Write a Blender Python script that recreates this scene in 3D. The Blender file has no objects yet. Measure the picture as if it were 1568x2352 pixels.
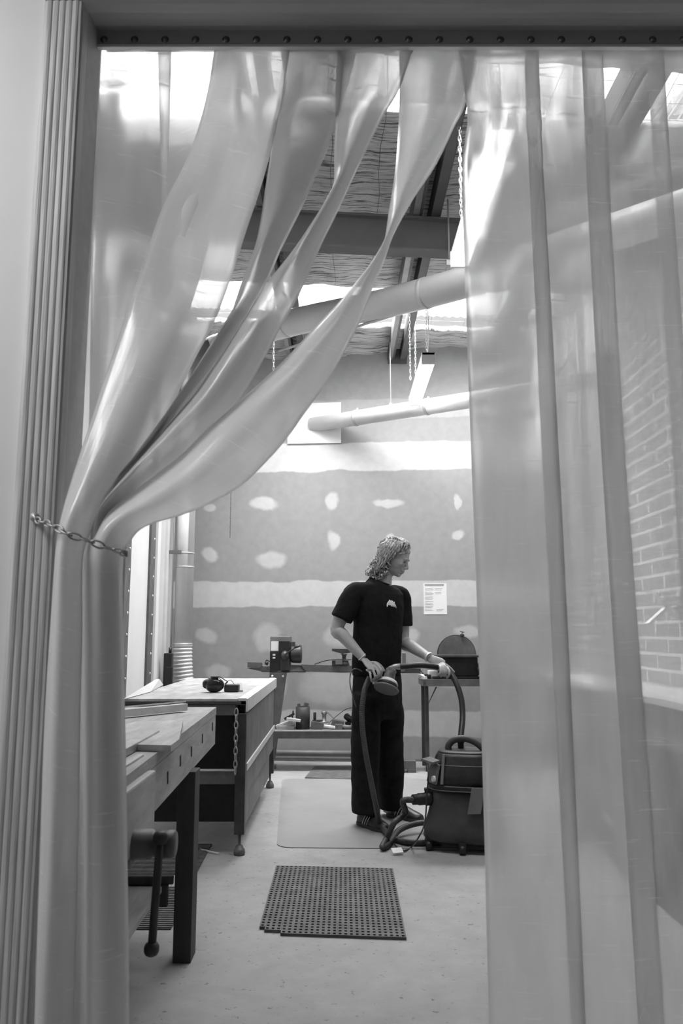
import bpy, bmesh, math, random
from mathutils import Vector, Matrix, noise

random.seed(7)
SC = bpy.context.scene
COL = SC.collection
PI = math.pi

# ------------------------------------------------------------------ camera
PITCH = math.radians(8.52)
FPX = 1829.0
EYE = Vector((0, 0, 1.2))
cam_data = bpy.data.cameras.new('camera')
cam = bpy.data.objects.new('camera', cam_data)
COL.objects.link(cam)
cam_data.sensor_fit = 'VERTICAL'
cam_data.sensor_height = 36.0
cam_data.sensor_width = 24.0
cam_data.lens = 36.0 * FPX / 2352.0
cam_data.clip_start = 0.05
cam_data.dof.use_dof = True
cam_data.dof.focus_distance = 5.0
cam_data.dof.aperture_fstop = 6.3
cam.location = EYE
cam.rotation_euler = (PI / 2 + PITCH, 0, 0)
SC.camera = cam

def at(px, py, Y):
    """point of the place seen at photo pixel px,py at depth Y"""
    a = (px - 784.0) / FPX
    b = (1176.0 - py) / FPX
    d = Vector((a, math.cos(PITCH) - b * math.sin(PITCH), math.sin(PITCH) + b * math.cos(PITCH)))
    return EYE + d * (Y / d.y)

# ------------------------------------------------------------------ world, lights, exposure
w = bpy.data.worlds.new('sky')
SC.world = w
w.use_nodes = True
w.node_tree.nodes['Background'].inputs[0].default_value = (1, 1, 1, 1)
w.node_tree.nodes['Background'].inputs[1].default_value = 1.6
SC.view_settings.view_transform = 'Standard'
SC.view_settings.look = 'None'
SC.view_settings.gamma = 1
SC.view_settings.use_curve_mapping = False
SC.view_settings.exposure = 0.85
cy = SC.cycles
cy.use_denoising = True
cy.transparent_max_bounces = 40
cy.max_bounces = 9
cy.diffuse_bounces = 5
cy.glossy_bounces = 3
cy.transmission_bounces = 6
cy.sample_clamp_indirect = 6.0

def area(name, loc, sx, sy, power, rot=(0, 0, 0), spread=180):
    l = bpy.data.lights.new(name, 'AREA')
    l.shape = 'RECTANGLE'; l.size = sx; l.size_y = sy; l.energy = power; l.spread = math.radians(spread)
    o = bpy.data.objects.new(name, l)
    o.location = loc; o.rotation_euler = rot
    COL.objects.link(o)
    return o
# daylight entering through the two roof windows, and one lamp of the corridor
area('skylight_daylight_far', (0.1, 6.82, 4.30), 3.5, 0.8, 150, spread=118)
area('skylight_daylight_near', (0.1, 3.80, 4.34), 3.5, 0.45, 64, spread=170)
area('corridor_lamp', (-1.9, 0.9, 3.1), 1.0, 0.5, 27)

# ------------------------------------------------------------------ materials
def newmat(name):
    m = bpy.data.materials.new(name)
    m.use_nodes = True
    return m, m.node_tree.nodes, m.node_tree.links

def g3(v):
    return (v, v, v, 1)

def mat(name, v, rough=0.6, metal=0.0, var=0.12, scale=8.0, bump=0.1, bscale=None, stretch=(1, 1, 1), spec=0.4, bdist=0.01):
    m, N, L = newmat(name)
    b = N['Principled BSDF']
    b.inputs['Roughness'].default_value = rough
    b.inputs['Metallic'].default_value = metal
    b.inputs['Specular IOR Level'].default_value = spec
    tc = N.new('ShaderNodeTexCoord'); mp = N.new('ShaderNodeMapping')
    mp.inputs['Scale'].default_value = stretch
    L.new(tc.outputs['Object'], mp.inputs[0])
    n = N.new('ShaderNodeTexNoise'); n.inputs['Scale'].default_value = scale
    n.inputs['Detail'].default_value = 6; n.inputs['Roughness'].default_value = 0.62
    L.new(mp.outputs[0], n.inputs[0])
    r = N.new('ShaderNodeValToRGB')
    r.color_ramp.elements[0].position = 0.3; r.color_ramp.elements[1].position = 0.7
    r.color_ramp.elements[0].color = g3(max(0.0, v * (1 - var)))
    r.color_ramp.elements[1].color = g3(min(1.0, v * (1 + var)))
    L.new(n.outputs[0], r.inputs[0]); L.new(r.outputs[0], b.inputs['Base Color'])
    if bump > 0:
        n2 = N.new('ShaderNodeTexNoise'); n2.inputs['Scale'].default_value = bscale or scale * 5
        n2.inputs['Detail'].default_value = 4
        L.new(mp.outputs[0], n2.inputs[0])
        bp = N.new('ShaderNodeBump'); bp.inputs['Strength'].default_value = bump
        bp.inputs['Distance'].default_value = bdist
        L.new(n2.outputs[0], bp.inputs['Height']); L.new(bp.outputs[0], b.inputs['Normal'])
    return m

def emis(name, v, s):
    m, N, L = newmat(name)
    b = N['Principled BSDF']
    b.inputs['Base Color'].default_value = g3(0.9)
    b.inputs['Emission Color'].default_value = g3(v)
    b.inputs['Emission Strength'].default_value = s
    return m

def pvc(name, haze, seed, col=0.62, streak=0.25, rough=0.22, gloss=0.38, blur=0.35):
    m, N, L = newmat(name)
    for n in list(N):
        if n.type == 'BSDF_PRINCIPLED': N.remove(n)
    out = [n for n in N if n.type == 'OUTPUT_MATERIAL'][0]
    uv = N.new('ShaderNodeUVMap')
    mp = N.new('ShaderNodeMapping'); mp.inputs['Location'].default_value = (seed * 3.1, seed * 7.7, seed)
    mp.inputs['Scale'].default_value = (9, 1.6, 1)
    L.new(uv.outputs[0], mp.inputs[0])
    n1 = N.new('ShaderNodeTexNoise'); n1.inputs['Scale'].default_value = 1.3; n1.inputs['Detail'].default_value = 7
    L.new(mp.outputs[0], n1.inputs[0])
    # fine scuffs
    mp2 = N.new('ShaderNodeMapping'); mp2.inputs['Rotation'].default_value = (0, 0, 0.5 + seed)
    mp2.inputs['Scale'].default_value = (4, 60, 1); mp2.inputs['Location'].default_value = (seed * 2, seed, 0)
    L.new(uv.outputs[0], mp2.inputs[0])
    n2 = N.new('ShaderNodeTexNoise'); n2.inputs['Scale'].default_value = 2.0; n2.inputs['Detail'].default_value = 5
    L.new(mp2.outputs[0], n2.inputs[0])
    r2 = N.new('ShaderNodeMapRange'); r2.inputs['From Min'].default_value = 0.62; r2.inputs['From Max'].default_value = 0.78
    r2.inputs['To Max'].default_value = 0.34
    L.new(n2.outputs[0], r2.inputs[0])
    r1 = N.new('ShaderNodeMapRange'); r1.inputs['From Min'].default_value = 0.3; r1.inputs['From Max'].default_value = 0.7
    r1.inputs['To Min'].default_value = haze * (1 - streak); r1.inputs['To Max'].default_value = haze * (1 + streak)
    L.new(n1.outputs[0], r1.inputs[0])
    ad = N.new('ShaderNodeMath'); ad.operation = 'ADD'
    L.new(r1.outputs[0], ad.inputs[0]); L.new(r2.outputs[0], ad.inputs[1])
    lw = N.new('ShaderNodeLayerWeight'); lw.inputs[0].default_value = 0.25
    ml = N.new('ShaderNodeMath'); ml.operation = 'MULTIPLY_ADD'; ml.inputs[1].default_value = 0.5
    L.new(lw.outputs['Facing'], ml.inputs[0]); L.new(ad.outputs[0], ml.inputs[2])
    cl = N.new('ShaderNodeClamp'); L.new(ml.outputs[0], cl.inputs[0]); cl.inputs['Max'].default_value = 0.97
    tr = N.new('ShaderNodeBsdfTransparent'); tr.inputs[0].default_value = g3(0.97)
    df = N.new('ShaderNodeBsdfDiffuse'); df.inputs[0].default_value = g3(min(1, col * 1.05))
    tl = N.new('ShaderNodeBsdfTranslucent'); tl.inputs[0].default_value = g3(min(1, col * 1.35))
    ms = N.new('ShaderNodeMixShader'); ms.inputs[0].default_value = 0.6
    L.new(df.outputs[0], ms.inputs[1]); L.new(tl.outputs[0], ms.inputs[2])
    rf = N.new('ShaderNodeBsdfRefraction'); rf.inputs['IOR'].default_value = 1.12; rf.inputs['Roughness'].default_value = 0.28; rf.inputs[0].default_value = g3(0.97)
    mt = N.new('ShaderNodeMixShader'); mt.inputs[0].default_value = blur
    L.new(tr.outputs[0], mt.inputs[1]); L.new(rf.outputs[0], mt.inputs[2])
    mx = N.new('ShaderNodeMixShader')
    L.new(cl.outputs[0], mx.inputs[0]); L.new(mt.outputs[0], mx.inputs[1]); L.new(ms.outputs[0], mx.inputs[2])
    gl = N.new('ShaderNodeBsdfGlossy'); gl.inputs['Roughness'].default_value = rough; gl.inputs[0].default_value = g3(0.95)
    fr = N.new('ShaderNodeFresnel'); fr.inputs[0].default_value = 1.4
    fm = N.new('ShaderNodeMath'); fm.operation = 'MULTIPLY'; fm.inputs[1].default_value = gloss
    L.new(fr.outputs[0], fm.inputs[0])
    m2 = N.new('ShaderNodeMixShader')
    L.new(fm.outputs[0], m2.inputs[0]); L.new(mx.outputs[0], m2.inputs[1]); L.new(gl.outputs[0], m2.inputs[2])
    L.new(m2.outputs[0], out.inputs[0])
    n3 = N.new('ShaderNodeTexNoise'); n3.inputs['Scale'].default_value = 2.2; n3.inputs['Detail'].default_value = 3
    L.new(mp.outputs[0], n3.inputs[0])
    bp = N.new('ShaderNodeBump'); bp.inputs['Strength'].default_value = 0.35; bp.inputs['Distance'].default_value = 0.01
    L.new(n3.outputs[0], bp.inputs['Height']); L.new(bp.outputs[0], gl.inputs['Normal'])
    return m

M = {}
M['wood_trim'] = mat('painted_grained_timber', 0.50, 0.55, var=0.22, scale=5, stretch=(14, 14, 0.7), bump=0.25, bscale=9)
M['soffit'] = mat('grey_painted_timber', 0.42, 0.6, var=0.1, scale=3, stretch=(0.6, 8, 8))
M['corridor_wall'] = mat('white_painted_plaster', 0.78, 0.7, var=0.03, scale=3, bump=0.05)
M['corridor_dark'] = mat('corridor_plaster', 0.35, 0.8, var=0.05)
M['left_wall'] = mat('pale_sheet_lining', 0.72, 0.5, var=0.06, scale=2, bump=0.03)
M['metal_light'] = mat('brushed_aluminium', 0.85, 0.35, 0.6, var=0.08, scale=10)
M['metal_mid'] = mat('galvanised_steel', 0.42, 0.42, 0.5, var=0.15, scale=12)
M['metal_dark'] = mat('dark_painted_steel', 0.055, 0.45, 0.2, var=0.3, scale=14)
M['metal_grey'] = mat('grey_painted_steel', 0.13, 0.45, 0.2, var=0.25, scale=10)
M['rivet'] = mat('rivet_steel', 0.22, 0.25, 0.8, var=0.2)
M['beam'] = mat('grey_steel_beam', 0.14, 0.6, 0.0, var=0.1, scale=4)
M['rafter'] = mat('dark_steel_rafter', 0.085, 0.6, 0.1, var=0.2, scale=5)
M['flange'] = mat('dull_zinc_flange', 0.25, 0.5, 0.2, var=0.2, scale=5)
M['duct'] = mat('white_pvc_duct', 0.62, 0.35, 0.0, var=0.06, scale=5, bump=0.03)
M['white'] = mat('white_enamel', 0.8, 0.4, 0, var=0.03)
M['wire'] = mat('thin_wire', 0.12, 0.5, 0.6, var=0.1)
M['rod'] = mat('zinc_rod', 0.5, 0.4, 0.4, var=0.1)
M['black'] = mat('black_plastic', 0.02, 0.4, 0, var=0.25, scale=20)
M['blackgloss'] = mat('black_gloss_plastic', 0.012, 0.18, 0, var=0.2, scale=20, bump=0)
M['darkgrey'] = mat('dark_grey_plastic', 0.055, 0.5, 0, var=0.3, scale=9)
M['midgrey'] = mat('mid_grey_plastic', 0.16, 0.45, 0, var=0.15, scale=9)
M['hose'] = mat('ribbed_hose_rubber', 0.06, 0.45, 0, var=0.2, scale=20)
M['rubber_mat'] = mat('rubber_mat', 0.11, 0.7, 0, var=0.35, scale=14)
M['plywood'] = mat('worn_plywood', 0.42, 0.6, 0, var=0.25, scale=4, stretch=(6, 1, 6), bump=0.1)
M['tabletop'] = mat('stained_tabletop', 0.40, 0.5, 0, var=0.3, scale=5, stretch=(2.5, 1, 1), bump=0.1)
M['bench'] = mat('workbench_timber', 0.36, 0.6, 0, var=0.25, scale=4, stretch=(6, 1, 6), bump=0.15)
M['benchdark'] = mat('dark_timber_leg', 0.045, 0.6, 0, var=0.3, scale=6, stretch=(4, 4, 1))
M['pale_wood'] = mat('planed_pine', 0.5, 0.55, 0, var=0.12, scale=4, stretch=(1, 6, 6))
M['panel'] = mat('marked_steel_panel', 0.15, 0.5, 0.1, var=0.35, scale=5)
M['paper'] = mat('white_paper', 0.8, 0.6, 0, var=0.02, bump=0)
M['ink'] = mat('printed_ink', 0.35, 0.6, 0, var=0.05, bump=0)
M['skin'] = mat('skin', 0.36, 0.5, 0, var=0.1, scale=25, bump=0.08)
M['hair_shade'] = mat('hair_cap_shade', 0.06, 0.6, 0, var=0.4, scale=40, bump=0.3)  # dark cap colour stands in for the shade between curls
M['hair'] = mat('curly_blond_hair', 0.34, 0.4, 0, var=0.6, scale=45, bump=0.2)
M['shirt'] = mat('black_cotton', 0.010, 0.9, 0, var=0.3, scale=40, spec=0.15)
M['trousers'] = mat('black_canvas', 0.016, 0.9, 0, var=0.4, scale=18, spec=0.15)
M['foil'] = None

# concrete floor
def floor_mat():
    m, N, L = newmat('worn_concrete')
    b = N['Principled BSDF']; b.inputs['Roughness'].default_value = 0.65
    tc = N.new('ShaderNodeTexCoord')
    def nz(s, d=6):
        n = N.new('ShaderNodeTexNoise'); n.inputs['Scale'].default_value = s; n.inputs['Detail'].default_value = d
        n.inputs['Roughness'].default_value = 0.6
        L.new(tc.outputs['Object'], n.inputs[0]); return n
    a, c, d = nz(1.6), nz(38, 3), nz(9)
    r = N.new('ShaderNodeValToRGB')
    r.color_ramp.elements[0].position = 0.3; r.color_ramp.elements[0].color = g3(0.245)
    r.color_ramp.elements[1].position = 0.7; r.color_ramp.elements[1].color = g3(0.36)
    mx = N.new('ShaderNodeMix'); mx.data_type = 'FLOAT'; mx.inputs[0].default_value = 0.45
    L.new(a.outputs[0], mx.inputs[2]); L.new(d.outputs[0], mx.inputs[3])
    L.new(mx.outputs[0], r.inputs[0])
    sp = N.new('ShaderNodeValToRGB')
    sp.color_ramp.elements[0].position = 0.27; sp.color_ramp.elements[0].color = g3(0.45)
    sp.color_ramp.elements[1].position = 0.36; sp.color_ramp.elements[1].color = g3(1)
    L.new(c.outputs[0], sp.inputs[0])
    mm = N.new('ShaderNodeMix'); mm.data_type = 'RGBA'; mm.blend_type = 'MULTIPLY'; mm.inputs[0].default_value = 1
    L.new(r.outputs[0], mm.inputs[6]); L.new(sp.outputs[0], mm.inputs[7])
    L.new(mm.outputs[2], b.inputs['Base Color'])
    bp = N.new('ShaderNodeBump'); bp.inputs['Strength'].default_value = 0.15; bp.inputs['Distance'].default_value = 0.01
    L.new(c.outputs[0], bp.inputs['Height']); L.new(bp.outputs[0], b.inputs['Normal'])
    return m
M['floor'] = floor_mat()

# unpainted plasterboard with filled joints and screw spots
WSLOPE = -0.08
def wallY(X): return 7.75 + WSLOPE * X
def on_wall(px, py, off=0.0):
    Y = 7.75
    for _ in range(6):
        p = at(px, py, Y); Y = wallY(p.x) - off
    return at(px, py, Y)

def wall_mat():
    m, N, L = newmat('plasterboard_with_filler')
    b = N['Principled BSDF']; b.inputs['Roughness'].default_value = 0.75
    geo = N.new('ShaderNodeNewGeometry')
    dn = N.new('ShaderNodeTexNoise'); dn.inputs['Scale'].default_value = 4.0; dn.inputs['Detail'].default_value = 5
    L.new(geo.outputs['Position'], dn.inputs[0])
    sb = N.new('ShaderNodeVectorMath'); sb.operation = 'SUBTRACT'; sb.inputs[1].default_value = (0.5, 0.5, 0.5)
    L.new(dn.outputs['Color'], sb.inputs[0])
    sc = N.new('ShaderNodeVectorMath'); sc.operation = 'MULTIPLY'; sc.inputs[1].default_value = (0.16, 0, 0.14)
    L.new(sb.outputs[0], sc.inputs[0])
    ad = N.new('ShaderNodeVectorMath'); ad.operation = 'ADD'
    L.new(geo.outputs['Position'], ad.inputs[0]); L.new(sc.outputs[0], ad.inputs[1])
    cur = None
    def ell(cx, cz, rx, rz, soft, amt):
        nonlocal cur
        s = N.new('ShaderNodeVectorMath'); s.operation = 'SUBTRACT'; s.inputs[1].default_value = (cx, 0, cz)
        L.new(ad.outputs[0], s.inputs[0])
        d = N.new('ShaderNodeVectorMath'); d.operation = 'MULTIPLY'; d.inputs[1].default_value = (1 / rx, 0, 1 / rz)
        L.new(s.outputs[0], d.inputs[0])
        l = N.new('ShaderNodeVectorMath'); l.operation = 'LENGTH'; L.new(d.outputs[0], l.inputs[0])
        r = N.new('ShaderNodeMapRange'); r.interpolation_type = 'SMOOTHSTEP'
        r.inputs['From Min'].default_value = 1.0; r.inputs['From Max'].default_value = 1 - soft
        r.inputs['To Max'].default_value = amt
        L.new(l.outputs['Value'], r.inputs[0])
        if cur is None: cur = r.outputs[0]
        else:
            x = N.new('ShaderNodeMath'); x.operation = 'MAXIMUM'
            L.new(cur, x.inputs[0]); L.new(r.outputs[0], x.inputs[1]); cur = x.outputs[0]
    spots = [(603,1158,36,15,1),(765,1152,15,20,.8),(892,1155,34,10,.8),(1048,1155,9,18,.8),(765,1242,14,22,.9),
             (485,1273,22,17,.9),(623,1285,36,17,.8),(1050,1228,18,12,.9),(900,1240,12,16,.9),(612,1462,34,32,.6),
             (470,1462,30,16,.7),(775,1462,30,22,.6),(940,1465,24,20,.7),(1070,1452,30,14,.7),(760,1575,70,42,.6),
             (500,1540,34,16,.6),(1195,1170,34,20,.7),(1200,1232,24,28,.8),(640,1575,20,30,.5),(480,1165,14,9,.8),
             (1030,1560,30,20,.3)]
    for px, py, rx, ry, am in spots:
        p = on_wall(px, py); k = 7.95 / FPX
        ell(p.x, p.z, rx * k * 1.15, ry * k * 1.25, 0.45, am)
    for z0, z1, am in ((1.43, 1.685, 0.9), (2.77, 3.06, 0.95), (0.22, 0.46, 0.75), (3.3, 3.5, 0.3)):
        s = N.new('ShaderNodeSeparateXYZ')
        sc2 = N.new('ShaderNodeVectorMath'); sc2.operation = 'SCALE'; sc2.inputs['Scale'].default_value = 0.55
        L.new(sc.outputs[0], sc2.inputs[0])
        a2 = N.new('ShaderNodeVectorMath'); a2.operation = 'ADD'
        L.new(geo.outputs['Position'], a2.inputs[0]); L.new(sc2.outputs[0], a2.inputs[1]); L.new(a2.outputs[0], s.inputs[0])
        mid = (z0 + z1) / 2; hw = (z1 - z0) / 2
        u = N.new('ShaderNodeMath'); u.operation = 'SUBTRACT'; u.inputs[1].default_value = mid; L.new(s.outputs[2], u.inputs[0])
        v = N.new('ShaderNodeMath'); v.operation = 'ABSOLUTE'; L.new(u.outputs[0], v.inputs[0])
        r = N.new('ShaderNodeMapRange'); r.interpolation_type = 'SMOOTHSTEP'
        r.inputs['From Min'].default_value = hw + 0.008; r.inputs['From Max'].default_value = hw - 0.012
        r.inputs['To Max'].default_value = am
        L.new(v.outputs[0], r.inputs[0])
        x = N.new('ShaderNodeMath'); x.operation = 'MAXIMUM'; L.new(cur, x.inputs[0]); L.new(r.outputs[0], x.inputs[1]); cur = x.outputs[0]
    gn = N.new('ShaderNodeTexNoise'); gn.inputs['Scale'].default_value = 14; gn.inputs['Detail'].default_value = 5
    L.new(geo.outputs['Position'], gn.inputs[0])
    gm = N.new('ShaderNodeMapRange'); gm.inputs['From Min'].default_value = 0.3; gm.inputs['From Max'].default_value = 0.7
    gm.inputs['To Min'].default_value = 0.94; gm.inputs['To Max'].default_value = 1.05
    L.new(gn.outputs[0], gm.inputs[0])
    mx = N.new('ShaderNodeMix'); mx.data_type = 'RGBA'
    mx.inputs[6].default_value = g3(0.30); mx.inputs[7].default_value = g3(0.55)
    L.new(cur, mx.inputs[0])
    m2 = N.new('ShaderNodeMix'); m2.data_type = 'RGBA'; m2.blend_type = 'MULTIPLY'; m2.inputs[0].default_value = 1
    L.new(mx.outputs[2], m2.inputs[6]); L.new(gm.outputs[0], m2.inputs[7])
    L.new(m2.outputs[2], b.inputs['Base Color'])
    return m
M['wall'] = wall_mat()

def block_mat():
    m, N, L = newmat('painted_block_wall')
    b = N['Principled BSDF']; b.inputs['Roughness'].default_value = 0.7
    geo = N.new('ShaderNodeNewGeometry'); sp = N.new('ShaderNodeSeparateXYZ'); cb = N.new('ShaderNodeCombineXYZ')
    L.new(geo.outputs['Position'], sp.inputs[0]); L.new(sp.outputs[1], cb.inputs[0]); L.new(sp.outputs[2], cb.inputs[1])
    br = N.new('ShaderNodeTexBrick'); br.inputs['Scale'].default_value = 1.0
    br.inputs['Brick Width'].default_value = 0.39; br.inputs['Row Height'].default_value = 0.105
    br.inputs['Mortar Size'].default_value = 0.011
    br.inputs['Color1'].default_value = g3(0.36); br.inputs['Color2'].default_value = g3(0.40); br.inputs['Mortar'].default_value = g3(0.78)
    L.new(cb.outputs[0], br.inputs[0]); L.new(br.outputs[0], b.inputs['Base Color'])
    bp = N.new('ShaderNodeBump'); bp.inputs['Strength'].default_value = 0.4; bp.inputs['Distance'].default_value = 0.01; bp.invert = True
    L.new(br.outputs['Fac'], bp.inputs['Height']); L.new(bp.outputs[0], b.inputs['Normal'])
    return m
M['block'] = block_mat()

def foil_mat():
    m, N, L = newmat('wrinkled_foil_insulation')
    b = N['Principled BSDF']; b.inputs['Roughness'].default_value = 0.55
    geo = N.new('ShaderNodeNewGeometry')
    mp = N.new('ShaderNodeMapping'); mp.inputs['Scale'].default_value = (1.6, 22, 1)
    L.new(geo.outputs['Position'], mp.inputs[0])
    n = N.new('ShaderNodeTexNoise'); n.inputs['Scale'].default_value = 2.2; n.inputs['Detail'].default_value = 8; n.inputs['Roughness'].default_value = 0.7
    n.inputs['Distortion'].default_value = 0.4
    L.new(mp.outputs[0], n.inputs[0])
    r = N.new('ShaderNodeValToRGB')
    r.color_ramp.elements[0].position = 0.40; r.color_ramp.elements[0].color = g3(0.10)  # shade of the creases painted into the foil colour
    r.color_ramp.elements[1].position = 0.49; r.color_ramp.elements[1].color = g3(0.58)
    e = r.color_ramp.elements.new(0.7); e.color = g3(0.74)
    L.new(n.outputs[0], r.inputs[0]); L.new(r.outputs[0], b.inputs['Base Color'])
    bp = N.new('ShaderNodeBump'); bp.inputs['Strength'].default_value = 0.9; bp.inputs['Distance'].default_value = 0.03
    L.new(n.outputs[0], bp.inputs['Height']); L.new(bp.outputs[0], b.inputs['Normal'])
    return m
M['foil'] = foil_mat()

def glaze_mat():
    m, N, L = newmat('clear_corrugated_sheet')
    for n in list(N):
        if n.type == 'BSDF_PRINCIPLED': N.remove(n)
    out = [n for n in N if n.type == 'OUTPUT_MATERIAL'][0]
    t = N.new('ShaderNodeBsdfTransparent'); t.inputs[0].default_value = g3(0.95)
    d = N.new('ShaderNodeBsdfTranslucent'); d.inputs[0].default_value = g3(0.9)
    x = N.new('ShaderNodeMixShader'); x.inputs[0].default_value = 0.25
    L.new(t.outputs[0], x.inputs[1]); L.new(d.outputs[0], x.inputs[2]); L.new(x.outputs[0], out.inputs[0])
    return m
M['glaze'] = glaze_mat()

# ------------------------------------------------------------------ mesh helpers
ORG = {}
def catmull(pts, n):
    pts = [Vector(p) for p in pts]
    P = [2 * pts[0] - pts[1]] + pts + [2 * pts[-1] - pts[-2]]
    out = []
    segs = len(pts) - 1
    for i in range(n + 1):
        t = i / n * segs
        k = min(int(t), segs - 1); t -= k
        a, b, c, d = P[k], P[k + 1], P[k + 2], P[k + 3]
        out.append(0.5 * ((2 * b) + (c - a) * t + (2 * a - 5 * b + 4 * c - d) * t * t + (3 * b - a - 3 * c + d) * t ** 3))
    return out

class MB:
    def __init__(s): s.bm = bmesh.new()
    def box(s, c, size, rot=None, bev=0.003):
        r = bmesh.ops.create_cube(s.bm, size=1.0)
        vs = r['verts']
        mx = Matrix.Translation(Vector(c)) @ (rot if rot is not None else Matrix()) @ Matrix.Diagonal((size[0], size[1], size[2], 1))
        bmesh.ops.transform(s.bm, matrix=mx, verts=vs)
        if bev and min(size) > 2.5 * bev:
            es = list({e for v in vs for e in v.link_edges})
            bmesh.ops.bevel(s.bm, geom=es, offset=bev, segments=2, affect='EDGES', profile=0.6)
        return s
    def b2(s, x0, x1, y0, y1, z0, z1, bev=0.003):
        return s.box(((x0 + x1) / 2, (y0 + y1) / 2, (z0 + z1) / 2), (abs(x1 - x0), abs(y1 - y0), abs(z1 - z0)), None, bev)
    def bar(s, p0, p1, wx, wy, bev=0.002):
        p0, p1 = Vector(p0), Vector(p1); d = p1 - p0
        q = d.to_track_quat('Z', 'Y').to_matrix().to_4x4()
        return s.box((p0 + p1) / 2, (wx, wy, d.length), q, bev)
    def prism(s, poly, z0, z1):
        """poly: list of (x,y); extruded in z"""
        lo = [s.bm.verts.new((x, y, z0)) for x, y in poly]; hi = [s.bm.verts.new((x, y, z1)) for x, y in poly]
        s.bm.faces.new(lo[::-1]); s.bm.faces.new(hi)
        n = len(poly)
        for i in range(n): s.bm.faces.new((lo[i], lo[(i + 1) % n], hi[(i + 1) % n], hi[i]))
        return s
    def slab(s, poly, thick):
        """poly: 3D points in a plane, extruded along thick vector"""
        t = Vector(thick)
        lo = [s.bm.verts.new(Vector(p)) for p in poly]; hi = [s.bm.verts.new(Vector(p) + t) for p in poly]
        s.bm.faces.new(lo[::-1]); s.bm.faces.new(hi)
        n = len(poly)
        for i in range(n): s.bm.faces.new((lo[i], lo[(i + 1) % n], hi[(i + 1) % n], hi[i]))
        return s
    def rings(s, rings, cap=True, closed=False, smooth=True):
        R = [[s.bm.verts.new(p) for p in r] for r in rings]
        n = len(R[0]); m = len(R)
        for i in range(m if closed else m - 1):
            a, b = R[i], R[(i + 1) % m]
            for j in range(n):
                f = s.bm.faces.new((a[j], a[(j + 1) % n], b[(j + 1) % n], b[j])); f.smooth = smooth
        if cap and not closed:
            s.bm.faces.new(R[0][::-1]); s.bm.faces.new(R[-1])
        return s
    def tube(s, pts, r, n=10, cap=True, closed=False, flat=1.0):
        pts = [Vector(p) for p in pts]; m = len(pts)
        rs = r if isinstance(r, (list, tuple)) else [r] * m
        rings = []; prev = None
        for i, p in enumerate(pts):
            if closed: t = pts[(i + 1) % m] - pts[i - 1]
            else: t = pts[min(i + 1, m - 1)] - pts[max(i - 1, 0)]
            if t.length < 1e-9: t = Vector((0, 0, 1))
            t.normalize()
            if prev is None:
                u = t.cross(Vector((0, 0, 1)))
                if u.length < 0.05: u = t.cross(Vector((0, 1, 0)))
            else: u = prev - t * prev.dot(t)
            u.normalize(); prev = u; v = t.cross(u)
            rings.append([p + u * (math.cos(a) * rs[i]) + v * (math.sin(a) * rs[i] * flat) for a in (2 * PI * k / n for k in range(n))])
        return s.rings(rings, cap, closed)
    def cyl(s, p0, p1, r, n=20, r2=None):
        return s.tube([p0, p1], [r, r if r2 is None else r2], n)
    def lathe(s, c, axis, prof, n=24):
        """prof: list of (distance along axis, radius)"""
        ax = Vector(axis).normalized(); c = Vector(c)
        u = ax.cross(Vector((0, 0, 1)))
        if u.length < 0.05: u = ax.cross(Vector((0, 1, 0)))
        u.normalize(); v = ax.cross(u)
        rings = [[c + ax * d + (u * math.cos(a) + v * math.sin(a)) * max(r, 1e-4) for a in (2 * PI * k / n for k in range(n))] for d, r in prof]
        return s.rings(rings)
    def ball(s, c, r, n=12, sc=(1, 1, 1), rot=None):
        q = bmesh.ops.create_uvsphere(s.bm, u_segments=n * 2, v_segments=n, radius=1)
        mx = Matrix.Translation(Vector(c)) @ (rot if rot is not None else Matrix()) @ Matrix.Diagonal((r * sc[0], r * sc[1], r * sc[2], 1))
        bmesh.ops.transform(s.bm, matrix=mx, verts=q['verts'])
        for v in q['verts']:
            for f in v.link_faces: f.smooth = True
        return s
    def chain(s, pts, pitch=0.03, wire=0.0025, width=0.010):
        """links along a polyline"""
        pts = [Vector(p) for p in pts]
        L = [0]
        for a, b in zip(pts, pts[1:]): L.append(L[-1] + (b - a).length)
        k = max(2, int(L[-1] / pitch))
        for i in range(k):
            d = (i + 0.5) / k * L[-1]
            j = 0
            while j < len(L) - 2 and L[j + 1] < d: j += 1
            t = (d - L[j]) / (L[j + 1] - L[j])
            c = pts[j].lerp(pts[j + 1], t); ax = (pts[j + 1] - pts[j]).normalized()
            s.link(c, ax, i % 2, pitch, wire, width)
        return s
    def link(s, c, ax, par, pitch, wire, width):
        u = ax.cross(Vector((0.3, 1, 0.1))).normalized(); v = ax.cross(u)
        if par: u = v
        hl = pitch * 0.66
        ring = []
        for q in range(12):
            a = 2 * PI * q / 12
            ring.append(c + ax * (math.cos(a) * hl) + u * (math.sin(a) * width * 0.5) * (1.0 if abs(math.cos(a)) > .8 else 1.15))
        s.tube(ring, wire, 6, closed=True)
        return s
    def build(s, name, m, parent=None, base=None, smooth=False):
        bm = s.bm
        bmesh.ops.recalc_face_normals(bm, faces=bm.faces)
        if parent is not None: org = ORG[parent.name]
        elif base is not None: org = Vector(base)
        else:
            xs = [v.co for v in bm.verts]
            mn = Vector([min(c[i] for c in xs) for i in range(3)]); mxx = Vector([max(c[i] for c in xs) for i in range(3)])
            org = Vector(((mn.x + mxx.x) / 2, (mn.y + mxx.y) / 2, mn.z))
        for v in bm.verts: v.co -= org
        if smooth:
            for f in bm.faces: f.smooth = True
        me = bpy.data.meshes.new(name); bm.to_mesh(me); bm.free()
        if m is not None: me.materials.append(m)
        o = bpy.data.objects.new(name, me); COL.objects.link(o)
        ORG[o.name] = org
        if parent is not None: o.parent = parent
        else: o.location = org
        return o

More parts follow.
